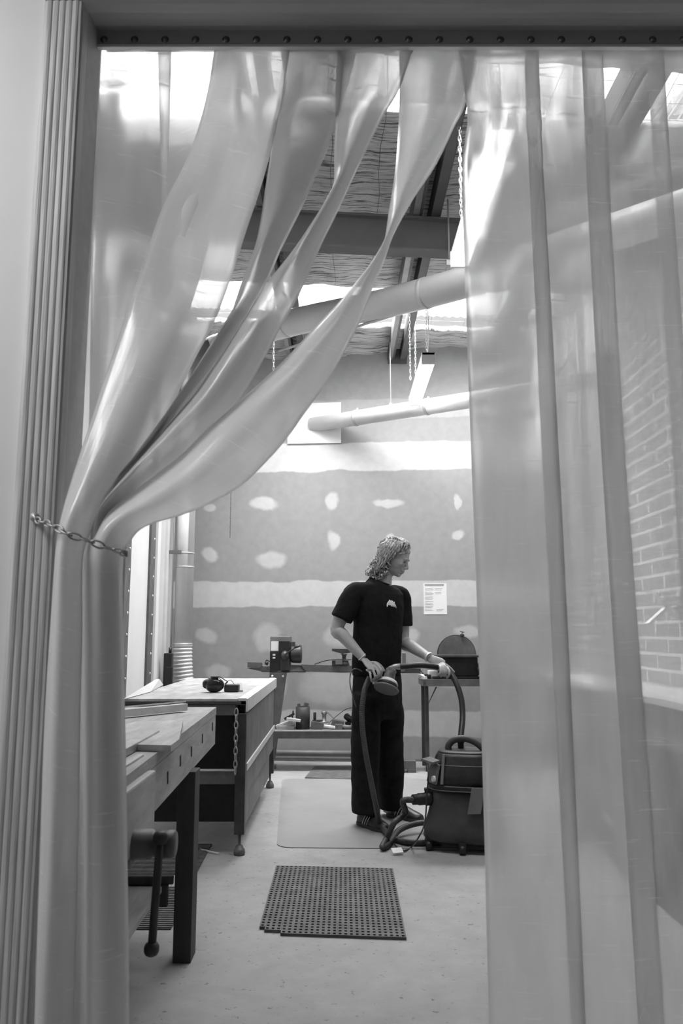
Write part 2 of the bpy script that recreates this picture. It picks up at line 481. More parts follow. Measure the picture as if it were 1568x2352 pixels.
def tag(o, label=None, cat=None, group=None, kind=None):
    if label: o['label'] = label
    if cat: o['category'] = cat
    if group: o['group'] = group
    if kind: o['kind'] = kind
    return o
def thing(name, label, cat, loc, group=None):
    o = bpy.data.objects.new(name, None); COL.objects.link(o)
    o.empty_display_size = 0.1
    o.location = loc; ORG[o.name] = Vector(loc)
    return tag(o, label, cat, group)
def struct(o): o['kind'] = 'structure'; return o

# ------------------------------------------------------------------ shell
XL, XR = -1.66, 2.13
m = MB(); m.b2(-4.2, 4.2, -3.2, 8.4, -0.1, 0.0, 0)
struct(m.build('floor', M['floor']))
# back wall (slightly skewed to the doorway)
m = MB(); m.slab([(XL - .2, wallY(XL - .2), 0), (XR + .2, wallY(XR + .2), 0), (XR + .2, wallY(XR + .2), 4.6), (XL - .2, wallY(XL - .2), 4.6)], (0, 0.1, 0))
struct(m.build('wall_back', M['wall']))
m = MB(); m.b2(XL - .1, XL, 1.9, 8.1, 0, 4.6, 0)
struct(m.build('wall_left', M['left_wall']))
m = MB(); m.b2(XR, XR + .1, 1.9, 8.1, 0, 4.6, 0)
struct(m.build('wall_right', M['block']))
# wall with the doorway: left cheek, right cheek, over the door
m = MB(); m.b2(-3.2, -0.70, 1.72, 1.90, 0, 4.6, 0); m.b2(2.2, 4.0, 1.72, 1.90, 0, 4.6, 0); m.b2(-0.70, 2.2, 1.72, 1.90, 2.78, 4.6, 0)
m.b2(-0.70, -0.66, 1.74, 1.90, 0, 2.78, 0)
struct(m.build('wall_front', M['corridor_wall']))
# corridor shell around the camera
m = MB(); m.b2(-3.3, -3.2, -3.1, 1.72, 0, 3.2, 0); struct(m.build('wall_corridor_left', M['corridor_wall']))
m = MB(); m.b2(4.0, 4.1, -3.1, 1.72, 0, 3.2, 0); struct(m.build('wall_corridor_right', M['corridor_dark']))
m = MB(); m.b2(-3.3, 4.1, -3.2, -3.1, 0, 3.2, 0); struct(m.build('wall_corridor_back', M['corridor_dark']))
m = MB(); m.b2(-3.3, 4.1, -3.1, 1.72, 3.2, 3.3, 0); struct(m.build('ceiling_corridor', M['corridor_dark']))

# door lining
m = MB()
prof = [(-0.708, 1.735), (-0.708, 1.70), (-0.700, 1.694)]
for k in range(5):
    x = -0.700 + k * 0.0155
    prof += [(x + 0.003, 1.6925), (x + 0.008, 1.6918), (x + 0.012, 1.6925), (x + 0.0145, 1.6938)]
prof += [(-0.618, 1.694), (-0.614, 1.699), (-0.614, 1.735)]
m.prism(prof, 0.0, 2.76)
jt = struct(m.build('trim_1', M['wood_trim']))
m = MB(); m.b2(-0.662, -0.618, 1.735, 1.855, 0, 2.76, 0.002); struct(m.build('trim_2', M['soffit']))
m = MB()
m.b2(-0.708, 2.2, 1.688, 1.735, 2.682, 2.80, 0.012)
m.b2(-0.62, 2.2, 1.735, 1.768, 2.699, 2.80, 0.002)
m.b2(-0.62, 2.2, 1.771, 1.798, 2.704, 2.80, 0.002)
m.b2(-0.62, 2.2, 1.801, 1.900, 2.712, 2.80, 0.002)
struct(m.build('trim_3', M['soffit']))

# curtain rail with its rivets
rail = thing('curtain_rail', 'riveted metal angle rail under the door head that clamps the plastic strips', 'curtain rail', (0.5, 1.83, 2.675))
m = MB(); m.b2(-0.628, 2.15, 1.822, 1.828, 2.668, 2.712, 0.001); m.build('rail_plate', M['soffit'], rail)
m = MB(); m.b2(-0.630, 2.15, 1.816, 1.829, 2.661, 2.6690, 0.0015)
tag(m.build('rail_lip', M['metal_light'], rail), 'bright metal lip')
for k in range(36):
    x = at(238 + 70.1 * k, 97, 1.82).x
    if x > 1.6: break
    m = MB(); m.lathe((x, 1.823, 2.6862), (0, -1, 0), [(0, .0098), (.0012, .0098), (.0014, .0066), (.004, .0058), (.0062, .0036), (.0068, .0)], 16)
    m.build('rivet', M['rivet'], rail)

# ------------------------------------------------------------------ PVC strips
def ribbon(name, label, Ls, Rs, Ys, material, width=0.2, rows=90, cols=14, wav=0.0, seed=0, cap=0.05, group=None, thick=0.0025, bulges=None):
    """Ls, Rs pixel edges row by row, Ys: (Y of left edge, Y of right edge) per row"""
    A = [at(l[0], l[1], y[0]) for l, y in zip(Ls, Ys)]
    B = [at(r[0], r[1], y[1]) for r, y in zip(Rs, Ys)]
    A = catmull(A, rows); B = catmull(B, rows)
    m = MB(); bm = m.bm
    uvl = bm.loops.layers.uv.new('UVMap')
    grid = []; vlen = 0; vv = []
    for i in range(rows + 1):
        a, b = A[i], B[i]
        if i: vlen += ((A[i] + B[i]) / 2 - (A[i - 1] + B[i - 1]) / 2).length
        vv.append(vlen)
        c = (b - a).length
        sag = min(cap, math.sqrt(max(0, (width * width - c * c) * 3 / 16)))
        if bulges: sag *= bulges
        row = []
        for j in range(cols + 1):
            t = j / cols
            p = a.lerp(b, t)
            off = -sag * math.sin(PI * t)
            off += wav * noise.noise(Vector((t * 2.4 + seed * 5, vlen * 1.6, seed)))
            p = p + Vector((0, off, 0))
            row.append(bm.verts.new(p))
        grid.append(row)
    for i in range(rows):
        for j in range(cols):
            f = bm.faces.new((grid[i][j], grid[i][j + 1], grid[i + 1][j + 1], grid[i + 1][j])); f.smooth = True
            for lp, (jj, ii) in zip(f.loops, ((j, i), (j + 1, i), (j + 1, i + 1), (j, i + 1))):
                lp[uvl].uv = (jj / cols * width, vv[ii])
    o = m.build(name, material)
    md = o.modifiers.new('thickness', 'SOLIDIFY'); md.thickness = thick; md.offset = 0
    return tag(o, label, 'strip curtain', group)

def lerp_rows(keys):
    return keys

GATH = 'clear plastic strips gathered by the tie back chain'
STR = 'clear plastic strips hanging straight'
# strip 0, hanging by the jamb
L0 = [(217,106),(214,400),(209,700),(203,1000),(192,1180),(188,1260),(180,1500),(165,2000),(152,2360),(140,2900)]
R0 = [(393,106),(384,450),(372,700),(330,960),(262,1150),(250,1250),(255,1500),(265,2000),(272,2360),(280,2900)]
ribbon('plastic_strip', 'leftmost plastic strip hanging beside the grained door jamb', L0, R0,
       [(1.846,1.846)]*2 + [(1.84,1.84),(1.82,1.82),(1.78,1.79),(1.77,1.79),(1.77,1.79),(1.78,1.8),(1.8,1.8),(1.8,1.8)],
       pvc('pvc_a', 0.30, 1, col=.92), seed=1, wav=0.012, group=GATH)
L1 = [(363,106),(370,400),(366,600),(300,850),(235,1020),(208,1180),(200,1260),(196,1500),(190,2000),(188,2360),(185,2900)]
R1 = [(536,106),(540,300),(480,560),(400,800),(330,970),(262,1150),(258,1255),(262,1500),(270,2000),(278,2360),(285,2900)]
ribbon('plastic_strip', 'second plastic strip from the jamb, mostly behind the wide gathered strip', L1, R1,
       [(1.858,1.858)]*3 + [(1.83,1.83),(1.80,1.80),(1.755,1.765),(1.75,1.76),(1.75,1.76),(1.77,1.77),(1.79,1.79),(1.79,1.79)],
       pvc('pvc_b', 0.32, 2, col=.92), seed=2, wav=0.012, group=GATH)
L2 = [(494,106),(478,200),(455,290),(420,380),(375,470),(340,570),(305,680),(270,790),(240,880),(212,965),(186,1040),(160,1120),(140,1190),(128,1260),(116,1420),(103,1650),(92,2000),(80,2360),(64,2900)]
R2 = [(668,106),(650,215),(626,335),(600,430),(566,530),(530,640),(492,738),(450,818),(408,902),(356,1003),(300,1090),(250,1168),(210,1222),(191,1290),(190,1450),(183,1700),(177,2000),(170,2360),(165,2900)]
Y2 = [1.846,1.84,1.83,1.82,1.81,1.80,1.785,1.77,1.75,1.73,1.71,1.69,1.67,1.655,1.65,1.65,1.65,1.65,1.65]
ribbon('plastic_strip', 'wide gathered plastic strip sweeping nearest the jamb, its lower end over the jamb', L2, R2,
       [(y - 0.015 if y < 1.80 else y, y) for y in Y2], pvc('pvc_c', 0.60, 3, col=0.92), seed=3, wav=0.014, cap=0.035, group=GATH)
L3 = [(642,106),(652,180),(640,250),(624,295),(620,360),(611,420),(591,547),(555,650),(524,739),(486,802),(450,865),(400,950),(330,1050),(268,1130),(237,1180),(208,1240),(200,1400),(199,1700),(199,2000),(199,2360),(196,2900)]
R3 = [(822,106),(800,190),(778,260),(757,327),(738,375),(722,410),(691,480),(646,570),(615,641),(578,710),(520,800),(440,910),(350,1030),(285,1115),(258,1170),(262,1245),(264,1400),(266,1700),(270,2000),(274,2360),(280,2900)]
Y3 = [1.858,1.85,1.84,1.84,1.83,1.83,1.82,1.81,1.80,1.79,1.78,1.77,1.76,1.745,1.735,1.73,1.73,1.74,1.745,1.75,1.75]
ribbon('plastic_strip', 'darker plastic strip curled over its left edge, third of the gathered sweep', L3, R3,
       [(y, y + 0.03) if 2 < i < 12 else (y, y) for i, y in enumerate(Y3)], pvc('pvc_d', 0.66, 4, col=0.5), seed=4, wav=0.01, cap=0.06, group=GATH)
L4 = [(775,106),(772,190),(770,270),(768,350),(766,425),(736,485),(691,552),(646,610),(610,655),(570,720),(530,785),(480,860),(440,915),(380,985),(310,1070),(250,1150),(230,1188),(206,1240),(197,1400),(197,1700),(197,2000),(197,2360),(194,2900)]
R4 = [(952,106),(916,204),(880,265),(844,337),(812,405),(771,494),(736,565),(706,635),(680,690),(642,757),(611,815),(568,890),(536,937),(440,1030),(350,1098),(279,1156),(258,1190),(268,1250),(272,1400),(274,1700),(280,2000),(284,2360),(290,2900)]
Y4 = [1.846,1.845,1.84,1.835,1.83,1.82,1.81,1.80,1.79,1.78,1.77,1.765,1.76,1.75,1.735,1.72,1.715,1.71,1.71,1.72,1.725,1.73,1.73]
ribbon('plastic_strip', 'twisted narrow plastic strip, fourth of the gathered sweep', L4, R4,
       [(y, y) for y in Y4], pvc('pvc_e', 0.62, 5, col=0.6), seed=5, wav=0.006, cap=0.055, group=GATH)
L5 = [(915,106),(918,200),(915,300),(907,400),(893,490),(880,565),(843,623),(807,663),(762,712),(718,757),(664,815),(628,851),(580,895),(539,931),(477,985),(400,1060),(300,1135),(235,1190),(203,1240),(194,1300),(191,1500),(190,1750),(193,2000),(195,2360),(193,2900)]
R5 = [(1093,106),(1069,235),(1043,290),(1000,380),(950,455),(903,540),(880,605),(858,655),(838,710),(812,768),(775,835),(742,890),(700,948),(660,1005),(612,1060),(545,1122),(440,1175),(340,1206),(302,1239),(282,1290),(283,1500),(288,1750),(292,2000),(297,2360),(302,2900)]
Y5 = [1.858,1.85,1.845,1.84,1.835,1.83,1.82,1.81,1.80,1.79,1.78,1.77,1.76,1.75,1.74,1.73,1.715,1.70,1.69,1.685,1.69,1.70,1.70,1.70,1.70]
ribbon('plastic_strip', 'pinched plastic strip flaring into the broad lowest sheet of the gathered sweep', L5, R5,
       [(y, y) for y in Y5], pvc('pvc_f', 0.66, 6, col=0.88), seed=6, wav=0.008, cap=0.05, group=GATH)

# straight strips
tops = [(1052, 1236), (1203, 1382), (1335, 1522), (1483, 1664), (1628, 1806), (1770, 1950)]
labs = ['first straight plastic strip right of the opening, with the lamp glare in it',
        'second straight plastic strip right of the opening, streaked and smudged',
        'third straight plastic strip right of the opening, before the block wall',
        'straight plastic strip at the right edge of the photo',
        'plastic strip right of the one at the photo edge',
        'rightmost plastic strip of the doorway']
hz = [0.56, 0.50, 0.36, 0.24, 0.4, 0.4]
for k, ((a, b), lb) in enumerate(zip(tops, labs)):
    Yk = 1.846 if k % 2 == 0 else 1.858
    xa, xb = at(a, 106, Yk).x, at(b, 106, Yk).x
    m_rows = 60
    mm = MB(); bm = mm.bm; uvl = bm.loops.layers.uv.new('UVMap'); grid = []
    for i in range(m_rows + 1):
        z = 2.69 - i / m_rows * 2.65
        row = []
        for j in range(15):
            t = j / 14
            sway = 0.010 * math.sin(z * 1.3 + k) * (2.69 - z) / 2.65
            # first strip curls in near its head where it is buckled
            x = xa + (xb - xa) * t + sway + 0.012 * max(0, 2.4 - z) / 2.0
            if k == 0:
                pinch = math.exp(-((z - 2.50) / 0.10) ** 2)
                x += 0.020 * pinch * (1 - t)
            arch = -0.012 * math.sin(PI * t) * (1 if k % 2 else -0.6)
            y = Yk + arch + 0.016 * noise.noise(Vector((t * 1.7 + k * 9, z * 1.1, 3.3))) * min(1, (2.69 - z) * 3)
            if k in (0, 1): y += 0.02 * math.exp(-((z - 2.45) / 0.12) ** 2) * noise.noise(Vector((t * 5 + k, z * 14, 1)))
            row.append(bm.verts.new((x, y, z)))
        grid.append(row)
    for i in range(m_rows):
        for j in range(14):
            f = bm.faces.new((grid[i][j], grid[i][j + 1], grid[i + 1][j + 1], grid[i + 1][j])); f.smooth = True
            for lp, (jj, ii) in zip(f.loops, ((j, i), (j + 1, i), (j + 1, i + 1), (j, i + 1))):
                lp[uvl].uv = (jj / 14 * .2, ii / m_rows * 2.65)
    o = mm.build('plastic_strip', pvc('pvc_s%d' % k, hz[k], 10 + k, col=0.72, streak=0.42, blur=(0.55, 0.4, 0.15, 0.12, 0.3, 0.3)[k]))
    md = o.modifiers.new('thickness', 'SOLIDIFY'); md.thickness = 0.0025; md.offset = 0
    tag(o, lb, 'strip curtain', STR)

# tie-back chain
tb = thing('tie_back_chain', 'short steel chain tying the gathered plastic strips to the door jamb', 'chain', at(82, 1190, 1.69))
m = MB(); h = at(80, 1188, 1.69)
m.lathe(h, (0.2, -1, 0), [(0, .010), (.004, .010), (.005, .007), (.010, .006), (.011, 0)], 12)
m.tube([h + Vector((0, -.006, 0)), h + Vector((.006, -.018, -.002)), h + Vector((.012, -.016, -.010)), h + Vector((.008, -.008, -.014))], .0032, 8)
m.build('hook', M['metal_mid'], tb)
cp = catmull([at(84, 1194, 1.672), at(120, 1207, 1.62), at(160, 1228, 1.596), at(200, 1241, 1.606), at(240, 1256, 1.618), at(268, 1264, 1.635), at(290, 1272, 1.672)], 60)
tot = sum((b - a).length for a, b in zip(cp, cp[1:])); nl = 12; step = tot / nl; acc = 0; nxt = step / 2; li = 0
for a, b in zip(cp, cp[1:]):
    acc += (b - a).length
    if acc >= nxt and li < nl:
        m = MB(); m.link(a, (b - a).normalized(), li % 2, step * 1.0, 0.0021, 0.0115); m.build('chain_link', M['metal_mid'], tb); nxt += step; li += 1
m = MB(); e = at(288, 1268, 1.675); m.ball(e, .006, 6); m.tube([e + Vector((-.006, 0, .006)), e + Vector((.004, -.004, .002)), e + Vector((.003, 0, -.010))], .003, 8)
m.build('snap_hook', M['metal_mid'], tb)
# ------------------------------------------------------------------ roof
ZR = 4.08
SK = 0.09
def roofpanel(y0, y1, name, sag=0.0, k=0):
    m = MB(); bm = m.bm
    nx, ny = 60, max(6, int((y1 - y0) / 0.03)); grid = []
    for i in range(ny + 1):
        row = []
        for j in range(nx + 1):
            X = XL - 0.05 + (XR - XL + 0.1) * j / nx
            Y = y0 + (y1 - y0) * i / ny + SK * X
            fx = abs(((X + 0.5) / 0.32) % 1.0 - 0.5) * 2
            z = ZR - 0.02 * (1 - fx * fx) + 0.020 * noise.noise(Vector((X * 1.2, Y * 7, k))) + 0.012 * noise.noise(Vector((X * 2.5, Y * 21, k + 4)))
            if sag and i > ny * 0.55:
                z -= sag * math.sin(PI * (i / ny - 0.55) / 0.45) * (0.8 + 0.4 * noise.noise(Vector((X * 2, 0, 7))))
            row.append(bm.verts.new((X, Y, z)))
        grid.append(row)
    for i in range(ny):
        for j in range(nx):
            f = bm.faces.new((grid[i][j], grid[i][j + 1], grid[i + 1][j + 1], grid[i + 1][j])); f.smooth = True
    o = m.build(name, M['foil'])
    md = o.modifiers.new('blanket', 'SOLIDIFY'); md.thickness = 0.05; md.offset = 1
    return struct(o)
roofpanel(1.75, 3.60, 'ceiling', k=1)
roofpanel(4.03, 6.33, 'ceiling', k=2)
roofpanel(7.12, 8.05, 'ceiling', sag=0.09, k=3)
for i, (a, b) in enumerate(((3.60, 4.03), (6.33, 7.12))):
    m = MB(); bm = m.bm; rows = []
    n = 260
    for j in range(n + 1):
        X = XL - 0.05 + (XR - XL + 0.1) * j / n
        z = ZR + 0.09 + 0.008 * math.cos(2 * PI * X / 0.076)
        rows.append((bm.verts.new((X, a + SK * X - .03, z)), bm.verts.new((X, b + SK * X + .03, z))))
    for p, q in zip(rows, rows[1:]):
        f = bm.faces.new((p[0], q[0], q[1], p[1])); f.smooth = True
    struct(m.build('window_%d' % (i + 1), M['glaze']))
# roof safety mesh: thin wires lying below the blanket and across the roof windows
m = MB()
x = XL + 0.1
while x < XR:
    pts = []
    for q in range(24):
        Y = 2.0 + q * 0.26
        pts.append((x + 0.012 * math.sin(q * 1.7 + x * 5), Y + SK * x, ZR - 0.035 + 0.006 * math.sin(q * 2.3 + x)))
    m.tube(pts, 0.0016, 4); x += 0.30
m2 = m
y = 2.0
while y < 7.9:
    pts = [(XL + (XR - XL) * q / 16, y + SK * (XL + (XR - XL) * q / 16) + 0.01 * math.sin(q * 2.1 + y * 9), ZR - 0.037 + 0.006 * math.sin(q * 1.9 + y * 3)) for q in range(17)]
    if 3.6 < y < 4.05 or 6.3 < y < 7.15 or True: m.tube(pts, 0.0013, 4)
    y += 0.15
tag(m.build('roof_wire_mesh', M['wire']), kind='structure')

# rafters: twin channels with a slotted flange between
for i, X in enumerate((-1.42, -0.45, 0.56, 1.52)):
    r = MB()
    y0, y1 = 1.95, wallY(X) - 0.01
    for sx in (-1, 1):
        cx = X + sx * 0.062
        r.b2(cx - 0.03, cx + 0.03, y0, y1, 3.90, 3.906, 0)
        r.b2(cx - sx * .03 - .002, cx - sx * .03 + .002, y0, y1, 3.90, 4.05, 0)
        r.b2(cx - 0.03, cx + 0.03, y0, y1, 4.044, 4.05, 0)
    r.b2(X - .092, X - .086, y0, y1, 3.90, 4.05, 0); r.b2(X + .086, X + .092, y0, y1, 3.90, 4.05, 0)
    r.b2(X - .095, X + .095, y1 - .02, y1, 3.86, 4.06, 0)
    o = tag(r.build('rafter', M['rafter']), kind='structure')
    s = MB(); s.b2(X - .092, X - .052, y0, y1 - .02, 3.893, 3.899, 0)
    s.build('slotted_flange', M['flange'], o)
# big cross beam
bl, br_ = Vector((XL, 4.85 + .1 * XL, 0)), Vector((XR, 4.85 + .1 * XR, 0))
m = MB(); d = (br_ - bl).normalized(); nrm = Vector((-d.y, d.x, 0))
def beam_slab(z0, z1, w0):
    m.slab([bl - nrm * w0 + Vector((0, 0, z0)), br_ - nrm * w0 + Vector((0, 0, z0)), br_ + nrm * w0 + Vector((0, 0, z0)), bl + nrm * w0 + Vector((0, 0, z0))], (0, 0, z1 - z0))
beam_slab(3.64, 3.656, 0.05); beam_slab(3.656, 3.864, 0.018); beam_slab(3.864, 3.88, 0.05)
tag(m.build('crossbeam', M['beam']), kind='structure')

# ------------------------------------------------------------------ ducts
dk = thing('extraction_duct', 'large round white extraction duct slung under the rafters, nearer of the two', 'duct', at(870, 690, 5.15))
pts = catmull([at(490, 800, 6.15), at(655, 745, 5.75), at(870, 700, 5.2), at(1080, 644, 4.72), (1.35, 4.2, 3.36), (2.05, 3.6, 3.36)], 40)
m = MB(); m.tube(pts, 0.100, 28); m.build('duct_pipe', M['duct'], dk)
for t in (8, 20, 27, 33):
    m = MB(); m.tube([pts[t], pts[t] + (pts[t + 1] - pts[t]).normalized() * 0.03], 0.1035, 28); m.build('band_clamp', M['duct'], dk)
m = MB(); e = at(478, 812, 6.15); m.tube(catmull([at(505, 796, 6.15), at(478, 812, 6.15), at(465, 845, 6.2), at(462, 880, 6.3)], 10), 0.108, 20); m.build('elbow', M['midgrey'], dk)
cc = at(1032, 640, 4.86)
m = MB(); m.b2(cc.x - .02, cc.x + .02, cc.y - .015, cc.y + .015, cc.z + .085, cc.z + .125); m.cyl((cc.x, cc.y, cc.z + .12), (cc.x, cc.y, 4.0), 0.006, 8)
m.build('hanger', M['rod'], dk)
m = MB(); m.tube([at(640, 806, 5.75), at(820, 750, 5.35), at(1010, 690, 4.9), at(1085, 672, 4.75)], 0.010, 8)
tag(m.build('conduit', M['rod']), 'thin pale conduit running below the large white duct', 'pipe')

ds = thing('extraction_duct', 'slim white pipe coming out of the square board on the back wall', 'duct', at(720, 975, 7.6))
a = on_wall(716, 976, -0.02); dirv = (at(1085, 918, 6.9) - a)
b = a + dirv * 1.9
m = MB(); m.tube([a, b], 0.074, 26); m.build('duct_pipe', M['duct'], ds)
for t in (0.30, 0.74):
    p = a + dirv * t; u = dirv.normalized()
    m = MB(); m.tube([p - u * .012, p + u * .012], 0.080, 26); m.box(p + Vector((0.01, 0, .085)), (.02, .02, .02)); m.build('band_clamp', M['rod'], ds)
p = a + dirv * 0.52
m = MB(); m.cyl(p + Vector((0, 0, .07)), (p.x, p.y, 3.95), .005, 8); m.box(p + Vector((0, 0, .078)), (.03, .03, .02)); m.build('hanger', M['rod'], ds)
m = MB(); c0 = on_wall(660, 1020); c1 = on_wall(783, 925)
m.slab([(c0.x, wallY(c0.x), c0.z), (c1.x, wallY(c1.x), c0.z), (c1.x, wallY(c1.x), c1.z), (c0.x, wallY(c0.x), c1.z)], (0, -0.015, 0))
tag(m.build('cover_board', M['paper']), 'square pale board on the back wall where the slim pipe ends', 'board')

vp = thing('extraction_duct', 'upright white duct in the back left corner ending in ribbed hose', 'duct', (-1.5, 7.55, 0.6))
px, py_ = -1.475, 7.5
m = MB(); m.tube([(px, py_, 1.05), (px, py_, 3.5)] + [tuple(v) for v in catmull([(px, py_, 3.5), (px, py_ - .03, 3.66), (px + .12, py_ - .2, 3.75), (px + .3, py_ - .45, 3.75)], 8)], 0.084, 28)
m.build('duct_pipe', M['duct'], vp)
m = MB(); pts = []; rs = []
for q in range(97):
    z = 1.07 - q / 96 * 0.55
    pts.append((px + 0.06 * (q / 96) ** 2, py_, z)); rs.append(0.087 + 0.005 * math.cos(q * 2 * PI / 6))
m.tube(pts, rs, 26); m.build('ribbed_hose', M['duct'], vp)
for z, r in ((1.79, .0875), (1.92, .0865), (1.075, .089)):
    m = MB(); m.cyl((px, py_, z), (px, py_, z + .014), r, 26); m.build('band_clamp', M['rod'], vp)
m = MB(); m.b2(px - .175, px - .02, py_ - .095, py_ - .085, 1.915, 1.95); m.build('wall_bracket', M['midgrey'], vp)

# left wall fittings
for i, (ya, yb) in enumerate(((6.04, 6.2), (6.83, 7.0))):
    t = thing('steel_post', ('dark bolted steel post on the left wall, nearer the gathered strips', 'dark bolted steel post on the left wall, nearer the corner duct')[i], 'post', (XL, (ya + yb) / 2, 0))
    m = MB(); m.b2(XL, XL + .02, ya, yb, 0, 4.0, .002); m.build('post_plate', M['metal_grey'], t)
    for k in range(18):
        m = MB(); m.lathe((XL + .02, (ya + yb) / 2 + .03, .35 + k * .165), (1, 0, 0), [(0, .011), (.004, .010), (.007, .004), (.0075, 0)], 10); m.build('bolt', M['metal_light'], t)
m = MB(); m.b2(XL, XL + .035, 7.03, 7.14, 0, 4.0, .004); tag(m.build('batten', M['white']), 'white upright batten beside the bolted steel post', 'batten')
m = MB(); m.b2(XL, XL + .02, 7.2, 7.38, 0, 4.0, .004); m.b2(XL, XL + .05, 7.38, 7.45, 0, 4.0, .012)
tag(m.build('cable_trunking', M['duct']), 'grey upright trunking strip between white batten and corner duct', 'trunking')
m = MB(); cx = at(397.5, 1300, 7.45); m.cyl((cx.x, 7.45, .95), (cx.x, 7.45, 3.9), .008, 8)
tag(m.build('conduit', M['rod']), 'thin upright conduit just left of the corner duct', 'pipe')
m = MB(); c = at(388, 1500, 7.3); m.b2(c.x - .04, c.x + .035, 7.26, 7.34, .2, c.z, .01); m.b2(c.x - .02, c.x + .045, 7.25, 7.3, 0, c.z - .12, .01)
m.cyl((c.x + .01, 7.3, c.z), (c.x + .01, 7.3, c.z + .05), .014, 10)
tag(m.build('blast_gate', M['black']), 'dark slim switch box standing left of the ribbed corner hose', 'switch box')

# right side pipes on the block wall
m = MB(); m.cyl((1.93, 7.35, 1.78), (1.93, 7.35, 4.0), .085, 24); m.cyl((1.93, 7.35, 1.76), (1.93, 7.35, 1.83), .093, 24)
tag(m.build('downpipe', M['duct']), 'thick white vertical pipe in the back right corner, seen through the strips', 'pipe')
m = MB(); m.cyl((2.09, 6.75, 1.35), (2.09, 6.75, 4.0), .02, 10)
tag(m.build('conduit', M['duct']), 'thin white conduit on the block wall, seen through the strips', 'pipe')

# ------------------------------------------------------------------ batten lights on chains
M['tube_light'] = emis('lit_diffuser', 1.0, 6.0)
for i, (y0, y1, lb) in enumerate(((5.89, 7.06, 'lit batten light hanging on chains near the back wall'),
                                  (2.98, 4.26, 'lit batten light glaring through the first straight strip'))):
    X = 0.67
    t = thing('batten_light', lb, 'ceiling light', (X, (y0 + y1) / 2, 3.25))
    m = MB(); m.b2(X - .05, X + .05, y0, y1, 3.305, 3.33, .004); m.b2(X - .053, X + .053, y0, y0 + .02, 3.235, 3.33, .003); m.b2(X - .053, X + .053, y1 - .02, y1, 3.235, 3.33, .003)
    m.build('housing', M['white'], t)
    m = MB(); m.b2(X - .048, X + .048, y0 + .02, y1 - .02, 3.238, 3.305, .006); m.build('diffuser', M['tube_light'], t)
    for yy in (y0 + .12, y1 - .12):
        for sx in ((0,) if i == 0 else (0,)):
            m = MB(); m.chain([(X + sx, yy, 3.33), (X + sx * 2, yy, 4.02)], .03, .0022, .011); m.build('chain', M['metal_light'], t)
    m = MB(); m.tube(catmull([(X + .01, y0 + .2, 3.33), (X + .03, y0 + .22, 3.6), (X + .01, y0 + .2, 4.02)], 10), .004, 6); m.build('power_lead', M['white'], t)

# loose hanging chains
def hang(x, y, ytop, ybot, lb, pitch=.03, Yd=6.0):
    p0 = at(x, ybot, Yd); m = MB(); m.chain([(p0.x, Yd, p0.z), (p0.x, Yd, 4.0)], pitch, .0022, .011)
    tag(m.build('hanging_chain', M['metal_light'], base=(p0.x, Yd, 4.0)), lb, 'chain')
hang(1059, 0, 330, 520, 'pale chain hanging beside the first straight strip', Yd=3.95)
hang(942, 0, 760, 872, 'pale chain hanging left of the back batten light', Yd=6.4)
hang(628, 0, 770, 850, 'short pale chain under the left end of the big duct', Yd=6.3)
p = at(528, 1235, 7.3); m = MB(); m.chain([(p.x, 7.3, p.z), (p.x, 7.3, 4.0)], .022, .0014, .007)
tag(m.build('hanging_chain', M['wire'], base=(p.x, 7.3, 4.0)), 'thin dark pull chain hanging in front of the back wall', 'chain')

# ------------------------------------------------------------------ notice
nt = thing('notice', 'white printed notice taped on the back wall beside the man', 'notice', on_wall(999, 1411, .003))
c0 = on_wall(974, 1411); c1 = on_wall(1025, 1340)
def wq(px0, py0, px1, py1, off, th=.0015):
    A = on_wall(px0, py1, off); B = on_wall(px1, py0, off)
    mm = MB(); mm.slab([(A.x, wallY(A.x) - off, A.z), (B.x, wallY(B.x) - off, A.z), (B.x, wallY(B.x) - off, B.z), (A.x, wallY(A.x) - off, B.z)], (0, -th, 0)); return mm
m = wq(973, 1340, 1025, 1411, .0015); m.build('sheet', M['paper'], nt)
m = wq(975, 1341, 1019, 1346, .0032, .0006); m.build('heading_bar', M['ink'], nt)
m = MB()
def lines(x0, x1, ys, mm):
    for y in ys:
        xe = x1 - random.random() * 5
        A = on_wall(x0, y + .45, .0034); B = on_wall(xe, y - .45, .0034)
        mm.slab([(A.x, wallY(A.x) - .0034, A.z), (B.x, wallY(B.x) - .0034, A.z), (B.x, wallY(B.x) - .0034, B.z), (A.x, wallY(A.x) - .0034, B.z)], (0, -.0005, 0))
lines(976, 995, [1352, 1355, 1360, 1363, 1366, 1371, 1374, 1377, 1381, 1385, 1388, 1392, 1395, 1399, 1402], m)
lines(999, 1017, [1352, 1355, 1361, 1364], m); lines(1002, 1020, [1400, 1403], m)
m.build('printed_lines', M['ink'], nt)

# ------------------------------------------------------------------ skirting rail along the back wall
m = MB(); m.tube([(-1.5, wallY(-1.5) - .06, .07), (0.55, wallY(.55) - .06, .07)], .028, 12)
tag(m.build('floor_pipe', M['midgrey']), 'grey pipe lying along the foot of the back wall', 'pipe')
m = MB(); m.slab([(XL, wallY(XL), 0), (XR, wallY(XR), 0), (XR, wallY(XR), .02), (XL, wallY(XL), .02)], (0, -.012, 0))
struct(m.build('baseboard_back', M['midgrey']))

